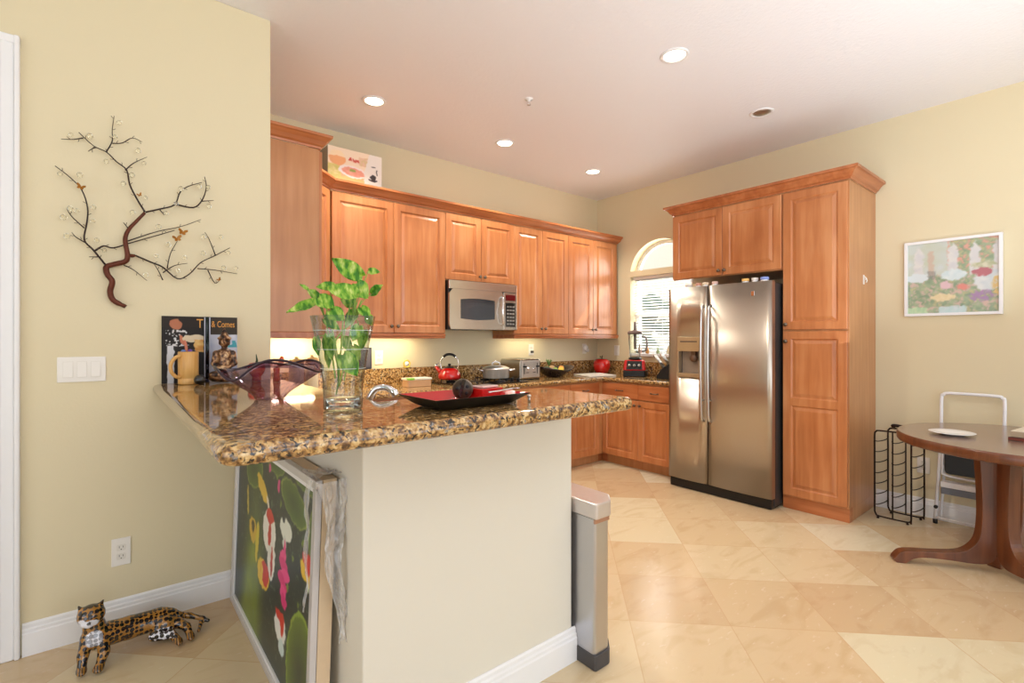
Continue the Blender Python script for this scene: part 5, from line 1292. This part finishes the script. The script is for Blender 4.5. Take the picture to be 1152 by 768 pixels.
# toaster
t = thing('toaster', 'stainless four slot toaster with levers on its end, right of the pot', 'toaster', (-1.475, -0.26, KZ))
mb = MB(); mb.prism(rounded([(-0.135, 0.012), (0.135, 0.012), (0.135, 0.205), (-0.135, 0.205)], 0.022, 6, {2: 0.035, 3: 0.035, 0: 0.008, 1: 0.008}), -0.155, 0.155, 'xz'); mb.build('shell', M['steel_x'], t, bevel=0.004)
MB().box(-0.125, 0.125, -0.150, 0.150, 0, 0.012).build('base', M['black'], t)
mb = MB(); mb.box(-0.118, 0.118, -0.163, -0.156, 0.025, 0.190); mb.build('end_panel', plain('light satin panel', (206, 200, 194), 0.3, metal=0.6), t, bevel=0.004)
mb = MB()
for x in (-0.085, 0.085): mb.box(x-0.004, x+0.004, -0.1645, -0.163, 0.06, 0.165)
for x in (-0.045, 0.045): mb.box(x-0.018, x+0.018, -0.1645, -0.163, 0.07, 0.076)
mb.build('lever_slot', M['black'], t)
for x in (-0.085, 0.085): MB().box(x-0.018, x+0.018, -0.182, -0.1635, 0.125, 0.14).build('lever', M['black'], t, bevel=0.003)
mb = MB()
for x in (-0.035, 0.035): mb.lathe([(0.014, -0.163), (0.012, -0.172), (0.0005, -0.173)], (x, 0, 0.11), 16, axis='y')
mb.build('browning_dial', M['chrome'], t)
mb = MB()
for x in (-0.085, -0.040, 0.040, 0.085): mb.box(x-0.012, x+0.012, -0.12, 0.12, 0.2052, 0.2062)
mb.build('bread_slot', M['black'], t)
# fruit bowl
t = thing('fruit_bowl', 'black oval footed bowl holding fruit near the cutting board', 'bowl', (-1.02, -0.28, KZ+0.0025))
def oval(r, z, a): return r*(1+0.22*abs(math.cos(a))**2), z+0.022*(r/0.19)**3*math.cos(2*a)
mb = MB(); mb.lathe([(0.0005, 0), (0.07, 0), (0.075, 0.006), (0.11, 0.030), (0.155, 0.062), (0.19, 0.095), (0.186, 0.097), (0.150, 0.070), (0.105, 0.040), (0.06, 0.018), (0.0005, 0.016)], n=56, fn=oval); mb.build('bowl_body', plain('black brown lacquer', (36, 24, 24), 0.14, coat=0.5), t)
for (nm, lb, cc, x, y, z, r_, st) in (('lime', 'green lime on top in the black bowl', (128, 150, 60), -0.035, -0.055, 0.075, 0.034, 1.1), ('lemon', 'yellow lemon in the black bowl toward the window', (222, 190, 74), 0.055, -0.05, 0.075, 0.035, 1.25), ('avocado', 'dark green avocado at the left of the black bowl', (62, 82, 48), -0.115, -0.01, 0.085, 0.036, 1.35),
                             ('onion', 'pale tan onion at the back of the black bowl', (206, 170, 128), 0.02, 0.05, 0.085, 0.040, 1.0), ('orange', 'orange at the right of the black bowl', (216, 144, 70), 0.12, 0.01, 0.085, 0.036, 1.0)):
    mb = MB(); mb.lathe([(0.0005, -r_*st), (r_*0.22, -r_*st*0.96), (r_*0.7, -r_*st*0.68), (r_, 0), (r_*0.72, r_*st*0.66), (r_*0.25, r_*st*0.95), (0.0005, r_*st)], n=22, axis='x')
    o = mb.build(nm, plain(nm+' skin', cc, 0.4, bump=0.3, scale=90), None, sub=1); o.location = (-1.02+x, -0.28+y, KZ+z); o.rotation_euler = (0, 0, x*8); tag(o, lb, 'fruit')
mb = MB()
for k in range(7):
    a = k*0.9; mb.tube(smooth_path([(0, 0, 0), (0.014*math.cos(a), 0.014*math.sin(a), 0.03), (0.034*math.cos(a), 0.034*math.sin(a), 0.055+0.006*(k % 3))], 4), [0.006]*5+[0.004]*3+[0.001], 6)
o = mb.build('leafy_top', plain('leafy green', (96, 130, 66), 0.5)); o.location = (-1.075, -0.26, KZ+0.125); tag(o, 'tuft of green leaves sticking up from the black bowl', 'vegetable')
# cutting board
mb = MB(); mb.prism(rounded([(-0.78, -0.56), (-0.42, -0.64), (-0.30, -0.30), (-0.66, -0.22)], 0.02), KZ+0.0005, KZ+0.014); o = mb.build('cutting_board', plain('white board', (232, 228, 220), 0.4), bevel=0.003); tag(o, 'white cutting board lying in the worktop corner', 'cutting board')
# apple canister
t = thing('apple_canister', 'large red ceramic apple canister in the worktop corner', 'canister', (-0.20, -0.24, KZ)); t.scale = (0.80, 0.80, 1.12)
MB().lathe([(0.0005, 0), (0.060, 0), (0.085, 0.008), (0.118, 0.045), (0.128, 0.085), (0.118, 0.125), (0.085, 0.150), (0.045, 0.152), (0.018, 0.142), (0.0005, 0.138)], n=48).build('apple', M['red'], t)
mb = MB(); mb.tube(smooth_path([(0, 0, 0.138), (0.006, 0, 0.165), (0.016, 0, 0.185)], 4), 0.006, 8); mb.build('stem', plain('brown stem', (60, 44, 30), 0.5), t)
mb = MB(); mb.add([(0, 0, 0.165), (-0.025, 0.012, 0.178), (-0.05, 0, 0.172), (-0.025, -0.012, 0.172), (-0.025, 0, 0.182)], [(0, 1, 4), (1, 2, 4), (2, 3, 4), (3, 0, 4), (0, 3, 2, 1)], False); mb.build('leaf', plain('dark leaf', (52, 84, 44), 0.4), t)
# blender
t = thing('blender', 'red based blender with clear jar in front of the window', 'blender', (-0.28, -0.775, KZ), math.radians(-58)); t.scale = (1.12, 1.12, 1.08)
mb = MB(); mb.prism(rounded([(-0.105, -0.09), (0.105, -0.09), (0.115, 0.10), (-0.115, 0.10)], 0.02), 0, 0.06); mb.build('foot', M['black'], t, bevel=0.006)
mb = MB()
vs = [(-0.105, -0.09, 0.0605), (0.105, -0.09, 0.0605), (0.105, 0.09, 0.0605), (-0.105, 0.09, 0.0605), (-0.095, -0.06, 0.165), (0.095, -0.06, 0.165), (0.095, 0.085, 0.165), (-0.095, 0.085, 0.165)]
mb.add(vs, [(0, 3, 2, 1), (4, 5, 6, 7), (0, 1, 5, 4), (1, 2, 6, 5), (2, 3, 7, 6), (3, 0, 4, 7)], False); mb.build('motor_base', M['red'], t, bevel=0.010)
mb = MB(); mb.add([(-0.075, -0.0895, 0.072), (0.075, -0.0895, 0.072), (0.068, -0.0655, 0.155), (-0.068, -0.0655, 0.155), (-0.075, -0.0865, 0.072), (0.075, -0.0865, 0.072), (0.068, -0.0625, 0.155), (-0.068, -0.0625, 0.155)], [(0, 1, 2, 3), (7, 6, 5, 4), (0, 4, 5, 1), (1, 5, 6, 2), (2, 6, 7, 3), (3, 7, 4, 0)], False); pn = mb.build('control_panel', M['black'], t)
mb = MB()
for k in (-1, 0, 1): mb.lathe([(0.014, 0), (0.012, -0.012), (0.0005, -0.013)], (k*0.045, -0.080, 0.112), 18, axis='y')
mb.build('switches', M['silver'], pn)
MB().lathe([(0.062, 0.166), (0.060, 0.185), (0.048, 0.190)], n=30).build('collar', M['black'], t)
def sq(r, z, a): k = (abs(math.cos(a))**4+abs(math.sin(a))**4)**0.25; return r/k*0.92, z
mb = MB(); mb.lathe([(0.048, 0.192), (0.052, 0.20), (0.070, 0.42)], n=48, fn=sq); mb.cur = 1; mb.lathe([(0.070, 0.42), (0.066, 0.42), (0.049, 0.205), (0.0005, 0.200)], n=48, fn=sq); mb.build('jar', [M['glass'], bpy.data.materials['inner clear glass']], t)
mb = MB(); mb.lathe([(0.074, 0.421), (0.076, 0.44), (0.060, 0.452), (0.030, 0.456), (0.020, 0.462), (0.0005, 0.462)], n=36, fn=sq); mb.build('lid', plain('brown grey rubber lid', (112, 92, 88), 0.5), t)
mb = MB(); mb.tube([(0, 0, 0.27), (0, 0, 0.46), (0, 0, 0.545)], [0.012, 0.014, 0.013], 12); mb.build('tamper', plain('grey tamper', (110, 100, 102), 0.4), t)
mb = MB(); mb.tube(smooth_path([(0.065, 0, 0.40), (0.105, 0, 0.38), (0.105, 0, 0.27), (0.060, 0, 0.25)], 5), 0.010, 10); mb.build('jar_handle', plain('grey jar grip', (150, 146, 148), 0.4), t)
# knife block
t = thing('knife_block', 'black knife block with steel handled knives beside the fridge', 'knife block', (-0.33, -1.185, KZ), math.radians(-70))
mb = MB(); mb.prism([(-0.075, 0), (0.075, 0), (0.085, 0.10), (0.045, 0.155), (-0.03, 0.10), (-0.075, 0.03)], -0.055, 0.055, 'xz'); mb.build('block', M['black'], t, bevel=0.006)
nv = Vector((-0.6, 0, 0.8)).normalized()
for i in range(4):
    for j in range(2):
        p0 = Vector((-0.015+0.05*j, -0.038+0.025*i, 0.115+0.035*j)); ln = 0.150-0.020*j+0.006*(i % 2)
        mb = MB(); mb.tube([p0, p0+nv*ln*0.5, p0+nv*ln], [0.0085, 0.0075, 0.0095], 8)
        o = mb.build('kitchen_knife', M['silver']); o.parent = None
        o.matrix_world = Matrix.Translation(t.location)@Matrix.Rotation(math.radians(-70), 4, 'Z')
        tag(o, 'steel handled kitchen knife standing in the black block beside the fridge', 'knife', 'knives in the block')
# trinkets on the window sill
for (y, lb, cc, h_) in ((-0.62, 'pinkish figurine on the sill just left of the blender lid', (216, 176, 160), 0.11), (-0.72, 'amber bottle on the window sill behind the blender', (206, 150, 90), 0.08), (-0.86, 'pale green jar on the window sill', (176, 196, 160), 0.07), (-0.99, 'cream pot on the sill behind the knife handles', (222, 206, 176), 0.085)):
    mb = MB(); mb.lathe([(0.016, 0), (0.020, 0.004), (0.021, h_*0.5), (0.010, h_*0.72), (0.011, h_*0.8), (0.008, h_), (0.0005, h_)], n=20)
    o = mb.build('sill_trinket', plain('trinket glaze', cc, 0.25)); o.location = (0.02, y, wz0+0.003); tag(o, lb, 'trinket')

# boxed blender on top of the cabinets
t = thing('appliance_box', 'printed white and pink appliance box on top of the wall cabinets', 'box', (-3.385, -0.205, UT+0.001))
bw, bh, bd_ = 0.445, 0.385, 0.19
MB().box(0, bw, 0, bd_, 0, bh).build('carton', plain('grey printed carton', (150, 142, 128), 0.5), t)
def boxart(x, z):
    u, v = x/bw, (z/bh-0.36)/0.64
    c = (238, 226, 216)
    if u > 0.66+0.12*v*0-0.0 and u > 0.60+0.16*(v): return (58, 50, 54) if (ell(u, v, 0.83, 0.16, 0.085, 0.035) < 1 or ell(u, v, 0.83, 0.26, 0.06, 0.07) < 1 or ell(u, v, 0.84, 0.60, 0.04, 0.02) < 1 or (0.895 < u < 0.915 and 0.34 < v < 0.52)) else (240, 234, 228)
    c = (246, 226, 204)
    if v < 0.2: c = mixc((230, 176, 140), (214, 196, 120), vnoise(u*16, v*20))
    if u < 0.22 and v < 0.45: c = mixc((234, 218, 160), (206, 196, 110), vnoise(u*30, v*20))
    if ell(u, v, 0.17, 0.66, 0.15, 0.24) < 1: c = (240, 176, 124) if v < 0.72 else (250, 226, 190)
    if ell(u, v, 0.45, 0.30, 0.26, 0.19, -10) < 1: c = (246, 236, 234)
    if ell(u, v, 0.46, 0.30, 0.21, 0.14, -10) < 1: c = mixc((226, 150, 130), (236, 170, 150), vnoise(u*20, v*20))
    if ell(u, v, 0.44, 0.34, 0.06, 0.04) < 1: c = (150, 170, 84)
    if 0.36 < u < 0.56 and 0.66-0.25*(u-0.36) < v < 0.76-0.25*(u-0.36): c = (206, 84, 70) if vnoise(u*50, v*30) > 0.42 else (244, 222, 206)
    if 0.56 < u < 0.78 and 0.56 < v < 0.84: c = mixc((240, 200, 186), (222, 200, 150), vnoise(u*34, v*34))
    return c
pc = picture('printed_front', 110, 90, bw, bh, soft(boxart, 0.003, 0.01), attr_mat('printed carton', 0.35, 0.2), t); pc.location = (0, -0.0007, 0)

# ---------------------------------------------------------------- trash can at the end of the half wall
t = thing('trash_can', 'slim stainless step trash can at the end of the half wall', 'trash can', (-3.145, -2.565, 0), 0)
def ro(a, b, c, d, r): return rounded([(a, b), (c, b), (c, d), (a, d)], r, 5)
t.location = (-3.1525, -2.60, 0)
mb = MB(); mb.prism(rounded([(-0.068, -0.18), (0.02, -0.18), (0.075, -0.125), (0.075, 0.16), (-0.068, 0.16)], 0.012, 4), 0.001, 0.062); mb.build('base', M['dark'], t, bevel=0.003)
mb = MB(); mb.prism(rounded([(-0.064, -0.172), (0.018, -0.172), (0.068, -0.12), (0.068, 0.155), (-0.064, 0.155)], 0.014, 5), 0.062, 0.60); mb.build('can_body', steel('trash can steel', (196, 196, 200), 0.3, axis=2), t)
mb = MB(); mb.prism(rounded([(-0.070, -0.185), (0.02, -0.185), (0.082, -0.125), (0.082, 0.165), (-0.070, 0.165)], 0.014, 5), 0.602, 0.665); mb.build('lid', M['lid_steel'] if 'lid_steel' in M else plain('satin lid', (214, 208, 206), 0.28, metal=0.7), t, bevel=0.006)
mb = MB(); mb.box(-0.068, 0.02, -0.177, -0.170, 0.585, 0.602); mb.build('seam', plain('copper seam', (190, 150, 130), 0.3, metal=0.8), t)

# ---------------------------------------------------------------- picture on the right wall
t = thing('framed_picture', 'pastel garden picture with picket fence in white frame on the right wall', 'picture', (-0.003, -3.062, 1.488), -PI/2)
PW, PHh = 0.535, 0.555; f_ = 0.02
mb = MB()
for (a, b, c, d) in ((0, PW, 0, f_), (0, PW, PHh-f_, PHh), (0, f_, f_, PHh-f_), (PW-f_, PW, f_, PHh-f_)): mb.box(a, b, -0.028, 0, c, d)
mb.build('frame', M['trim'], t, bevel=0.002)
def garden(x, z):
    u, v = x/PW, z/PHh
    n1 = vnoise(u*26, v*22); n2 = vnoise(u*44+9, v*40); n3 = vnoise(u*14+3, v*12+5)
    c = mixc((96, 126, 92), (150, 170, 128), n1)
    if n2 > 0.68: c = mixc(c, (222, 168, 160), 0.8)
    if n2 < 0.2: c = mixc(c, (222, 186, 120), 0.6)
    if v > 0.50 and u < 0.45: c = mixc((196, 206, 210), (188, 196, 170), n3)
    if v > 0.5 and u > 0.42 and n2 > 0.6: c = (216, 140, 120)
    for k, cx in enumerate((0.12, 0.48, 0.70, 0.92)):
        w = 0.050
        if abs(u-cx) < w*(1 if v < 0.80 else max(0, 1-(v-0.80)/0.10)) and v > 0.48+0.04*math.sin(k*3): c = mixc((200, 200, 208), (222, 220, 216), n1)
    if abs(u-0.25) < 0.03 and 0.5 < v < 0.82: c = (196, 170, 150)
    if abs(u-0.25) < 0.045 and 0.44 < v < 0.56 and (int(u*90) % 2): c = (96, 96, 96)
    if ell(u, v, 0.82, 0.40, 0.13, 0.14) < 1: c = mixc((190, 204, 214), (224, 226, 226), n1)
    if ell(u, v, 0.77, 0.50, 0.10, 0.05) < 1: c = (170, 70, 84)
    if ell(u, v, 0.78, 0.59, 0.12, 0.04) < 1: c = mixc((220, 214, 190), (150, 160, 110), n2)
    if ell(u, v, 0.49, 0.49, 0.13, 0.07) < 1: c = mixc((190, 216, 226), (226, 236, 240), n1)
    if ell(u, v, 0.10, 0.47, 0.13, 0.06) < 1: c = (214, 228, 236)
    if ell(u, v, 0.58, 0.33, 0.06, 0.05) < 1: c = (222, 112, 98)
    if ell(u, v, 0.40, 0.36, 0.06, 0.05) < 1: c = (222, 178, 190)
    if ell(u, v, 0.38, 0.20, 0.13, 0.05) < 1: c = mixc((224, 200, 140), (236, 216, 170), n2)
    if ell(u, v, 0.76, 0.20, 0.12, 0.07) < 1 and n2 > 0.35: c = (150, 104, 160)
    if ell(u, v, 0.95, 0.32, 0.09, 0.14) < 1 and n2 > 0.35: c = (222, 182, 96)
    if v < 0.08 and u < 0.22: c = mixc((150, 200, 150), (200, 220, 170), n2)
    if v < 0.08 and 0.34 < u < 0.62: c = mixc((170, 210, 210), (210, 220, 230), n2)
    return mixc(c, (206, 206, 200), 0.30)
pc = picture('garden_print', 110, 110, PW-2*f_, PHh-2*f_, soft(garden, 0.005, 0.016), attr_mat('garden print', 0.3), t); pc.location = (f_, -0.010, f_)
MB().box(f_*0.5, PW-f_*0.5, -0.008, -0.001, f_*0.5, PHh-f_*0.5).build('backing', M['cream'], t)

# ---------------------------------------------------------------- wine rack
t = thing('wine_rack', 'dark iron wire wine rack standing against the right wall', 'wine rack', (-0.30, -3.05, 0), 0)
def loop(x, zt, y0, y1):
    r_ = 0.03; return smooth_path([(x, y0, 0.5), (x, y0, zt-r_), (x, y0-r_*0.3, zt-r_*0.3), (x, y0-r_, zt), (x, y1+r_, zt), (x, y1+r_*0.3, zt-r_*0.3), (x, y1, zt-r_), (x, y1, 0.5), (x, y1, 0.05), (x, y1+r_*0.3, 0.028), (x, y1+r_, 0.018), (x, y0-r_, 0.018), (x, y0-r_*0.3, 0.028), (x, y0, 0.05)], 3)
for (x, dy, nm) in ((-0.02, 0.10, 'front_frame'), (0.17, 0.065, 'back_frame')):
    mb = MB(); mb.tube(loop(x, 0.645, dy, dy-0.215), 0.0058, 8, True); mb.tube([(x, dy-0.108, 0.018), (x, dy-0.108, 0.645)], 0.0048, 8); mb.build(nm, M['iron'], t)
for k in range(7):
    z = 0.10+0.078*k
    for j in range(3):
        mb = MB(); y0 = 0.10-0.1075*j; y1 = 0.065-0.1075*j
        mb.tube(smooth_path([(-0.03, y0, z+0.012), (-0.02, y0, z), (0.03, y0-0.01, z-0.010), (0.12, y1+0.008, z-0.010), (0.17, y1, z), (0.18, y1, z+0.012)], 3), 0.0036, 6); mb.build('bottle_rest', M['iron'], t)
for (x, y) in ((-0.02, 0.08), (-0.02, -0.095), (0.17, 0.045), (0.17, -0.13)):
    mb = MB(); mb.lathe([(0.0005, 0.0), (0.008, 0.002), (0.009, 0.010), (0.0005, 0.016)], (x, y, 0.0), 12); mb.build('foot', M['iron'], t)
mb = MB(); mb.tube(smooth_path([(0.165, 0.03, 0.655), (0.12, 0.02, 0.675), (0.155, -0.03, 0.668)], 4), 0.012, 8); o = mb.build('wrapped_handle', M['iron'], t)

# ---------------------------------------------------------------- step stool
t = thing('step_stool', 'folded white metal step stool with dark seat leaning on the right wall', 'step stool', (-0.12, -3.445, 0), -PI/2)
M['wmetal'] = plain('white enamelled tube', (236, 236, 240), 0.25, noise=0.01, coat=0.3)
def lean2(z): return 0.075*(z/0.94)
def U_(w0, w1, zt, z0, y_off, r_=0.011, z_b=None):
    pts = [(-w0, lean2(z0)+y_off, z0), (-w1, lean2(zt*0.6)+y_off, zt*0.6), (-w1, lean2(zt)+y_off, zt-0.05), (-w1+0.012, lean2(zt)+y_off, zt-0.014), (-w1+0.045, lean2(zt)+y_off, zt)]
    pts = pts+[(-a, b, c) for a, b, c in pts[::-1]]
    mb = MB(); mb.tube(smooth_path(pts, 4), r_, 10); return mb
U_(0.185, 0.163, 0.93, 0.03, 0.0).build('front_frame', M['wmetal'], t)
U_(0.165, 0.148, 0.60, 0.015, 0.045, 0.009).build('rear_frame', M['wmetal'], t)
mb = MB(); mb.tube([(-0.175, 0.02, 0.03), (0.175, 0.02, 0.03)], 0.009, 8); mb.tube([(-0.178, -0.012, 0.048), (0.178, -0.012, 0.048)], 0.007, 8); mb.build('bottom_bar', M['wmetal'], t)
mb = MB(); q0 = [(-0.135, 0.365), (0.135, 0.365), (0.135, 0.545), (-0.135, 0.545)]
mb.prism(rounded(q0, 0.03), -0.012, 0.012, 'xz'); mb.v = [(x, y+lean2(z)-0.016, z) for x, y, z in mb.v]; mb.build('seat', M['black'], t, bevel=0.004)
mb = MB(); mb.tube(smooth_path([(-0.145, lean2(.5)-0.016, 0.55), (-0.147, lean2(.4)-0.016, 0.40), (-0.12, lean2(.35)-0.018, 0.35), (0.12, lean2(.35)-0.018, 0.35), (0.147, lean2(.4)-0.016, 0.40), (0.145, lean2(.5)-0.016, 0.55)], 5), 0.008, 8); mb.build('seat_frame', M['wmetal'], t)
mb = MB(); mb.box(-0.150, 0.150, -0.045, 0.03, 0.275, 0.315); mb.build('lower_step', M['wmetal'], t, bevel=0.006)
mb = MB(); mb.box(-0.146, 0.146, -0.047, 0.028, 0.230, 0.2745); mb.build('step_tread', plain('grey rubber tread', (118, 122, 132), 0.6), t, bevel=0.004)
for s_ in (-1, 1):
    MB().lathe([(0.0005, 0.0), (0.014, 0.001), (0.014, 0.03), (0.0005, 0.031)], (s_*0.185, 0.0, 0.0), 14).build('rubber_foot', M['black'], t)
    MB().lathe([(0.0005, -0.016), (0.012, -0.014), (0.012, 0.0), (0.0005, 0.002)], (s_*0.180, -0.002, 0.12), 14, axis='y').build('pivot', M['black'], t)

# ---------------------------------------------------------------- table
TC = (-0.64, -3.755)
t = thing('dining_table', 'round walnut brown pedestal table with curved feet at the right', 'table', (TC[0], TC[1], 0))
mb = MB(); mb.lathe([(0.0005, 0.684), (0.570, 0.684), (0.582, 0.688), (0.587, 0.697), (0.587, 0.732), (0.580, 0.741), (0.0005, 0.742)], n=96); o = mb.build('tabletop', [M['walnut_top'], M['walnut']], t)
for p_ in o.data.polygons:
    p_.material_index = 0 if p_.normal.z > 0.9 else 1; p_.use_smooth = abs(p_.normal.z) < 0.9
for (hx, hy, ang, ln) in ((-0.16, 0.095, 124, 0.82), (-0.16, 0.095, 229, 0.92), (0.22, 0.03, 165, 0.55), (0.22, 0.03, 330, 0.55)):
    prof_o = smooth_path([(0.085, 0.683, 0), (0.072, 0.45, 0), (0.072, 0.27, 0), (0.095, 0.160, 0), (0.17, 0.102, 0), (0.33, 0.082, 0), (0.47, 0.076, 0), (0.55, 0.065, 0), (0.592, 0.030, 0), (0.60, 0.012, 0)], 5)
    prof_i = smooth_path([(0.585, 0.0, 0), (0.53, 0.0, 0), (0.48, 0.030, 0), (0.40, 0.045, 0), (0.25, 0.045, 0), (0.10, 0.040, 0), (0.035, 0.055, 0), (0.004, 0.11, 0), (0.0, 0.30, 0), (0.0, 0.50, 0), (0.0, 0.683, 0)], 5)
    poly = [(p.x*(1 if p.x < 0.12 else 1)*1.0, p.y) for p in prof_o]+[(p.x, p.y) for p in prof_i]
    poly = [(x if x < 0.12 else 0.12+(x-0.12)*(ln*0.6-0.12)/0.48, y) for x, y in poly]
    mb = MB(); mb.prism(poly, -0.032, 0.032, 'xz'); o = mb.build('leg', M['walnut'], t, bevel=0.008)
    o.rotation_euler = (0, 0, math.radians(ang)); o.location = (hx+0.02*math.cos(math.radians(ang)), hy+0.02*math.sin(math.radians(ang)), 0)
MB().lathe([(0.0005, 0.65), (0.16, 0.655), (0.17, 0.6835), (0.0005, 0.6838)], (-0.05, 0.05, 0), n=32).build('mount_plate', M['walnut'], t)
t = thing('dinner_plate', 'white plate on the round walnut table', 'plate', (-0.775, -3.455, 0.7425))
MB().lathe([(0.0005, 0.001), (0.055, 0.0), (0.062, 0.004), (0.105, 0.014), (0.110, 0.017), (0.105, 0.018), (0.062, 0.0085), (0.0005, 0.006)], n=56).build('plate_body', M['white'], t)
for (nm, z0, z1, w, d, x, y, r_, cc, lb) in (('book', 0.7425, 0.760, 0.24, 0.17, -0.64, -3.80, -12, (104, 54, 46), 'brown covered book at the bottom of the stack on the table'), ('book', 0.7605, 0.797, 0.22, 0.155, -0.635, -3.795, -8, (222, 212, 196), 'cream printed book on top of the stack on the table')):
    t = thing(nm, lb, 'book', (x, y, z0), math.radians(r_))
    h_ = z1-z0; MB().box(-w/2, w/2, -d/2, d/2, h_-0.003, h_).build('cover', plain('book cover '+lb[:5], cc, 0.4), t)
    MB().box(-w/2, w/2, -d/2, d/2, 0, 0.003).build('back_cover', plain('book back '+lb[:5], (70, 50, 44), 0.4), t)
    MB().box(-w/2, -w/2+0.003, -d/2, d/2, 0.003, h_-0.003).build('spine', plain('book spine '+lb[:5], (172, 154, 130) if cc[0] > 200 else (120, 60, 50), 0.4), t)
    MB().box(-w/2+0.003, w/2-0.005, -d/2+0.004, d/2-0.004, 0.003, h_-0.003).build('pages', M['cream'], t)

# under cabinet lights
for (x, w) in ((-2.92, 0.7), (-1.25, 0.5), (-3.62, 0.3)):
    l_ = lamp('under_cabinet_light', 'AREA', (x, -0.14, UB-0.012), 4.0 if x < -2 else 1.5, (1.0, 0.86, 0.56), size=w, size_y=0.05)
# shrub seen through the blinds
S = []
rg = random.Random(5)
for k in range(26): S.append(('e', (rg.uniform(-0.22, 0.22), rg.uniform(-0.30, 0.30), rg.uniform(0.2, 1.9)), (rg.uniform(0.12, 0.2),)*3))
mb = sdf_mesh(S, 0.05, 0.05, (-0.6, -0.7, -0.05), (0.6, 0.7, 2.2)); o = mb.build('shrub', plain('dark hedge green', (70, 96, 74), 0.8, noise=0.5, scale=14)); o.location = (1.8, 0.55, -0.06)  # foliage in a mottled dark green
tag(o, 'dark green shrub outside the arched window', 'shrub')
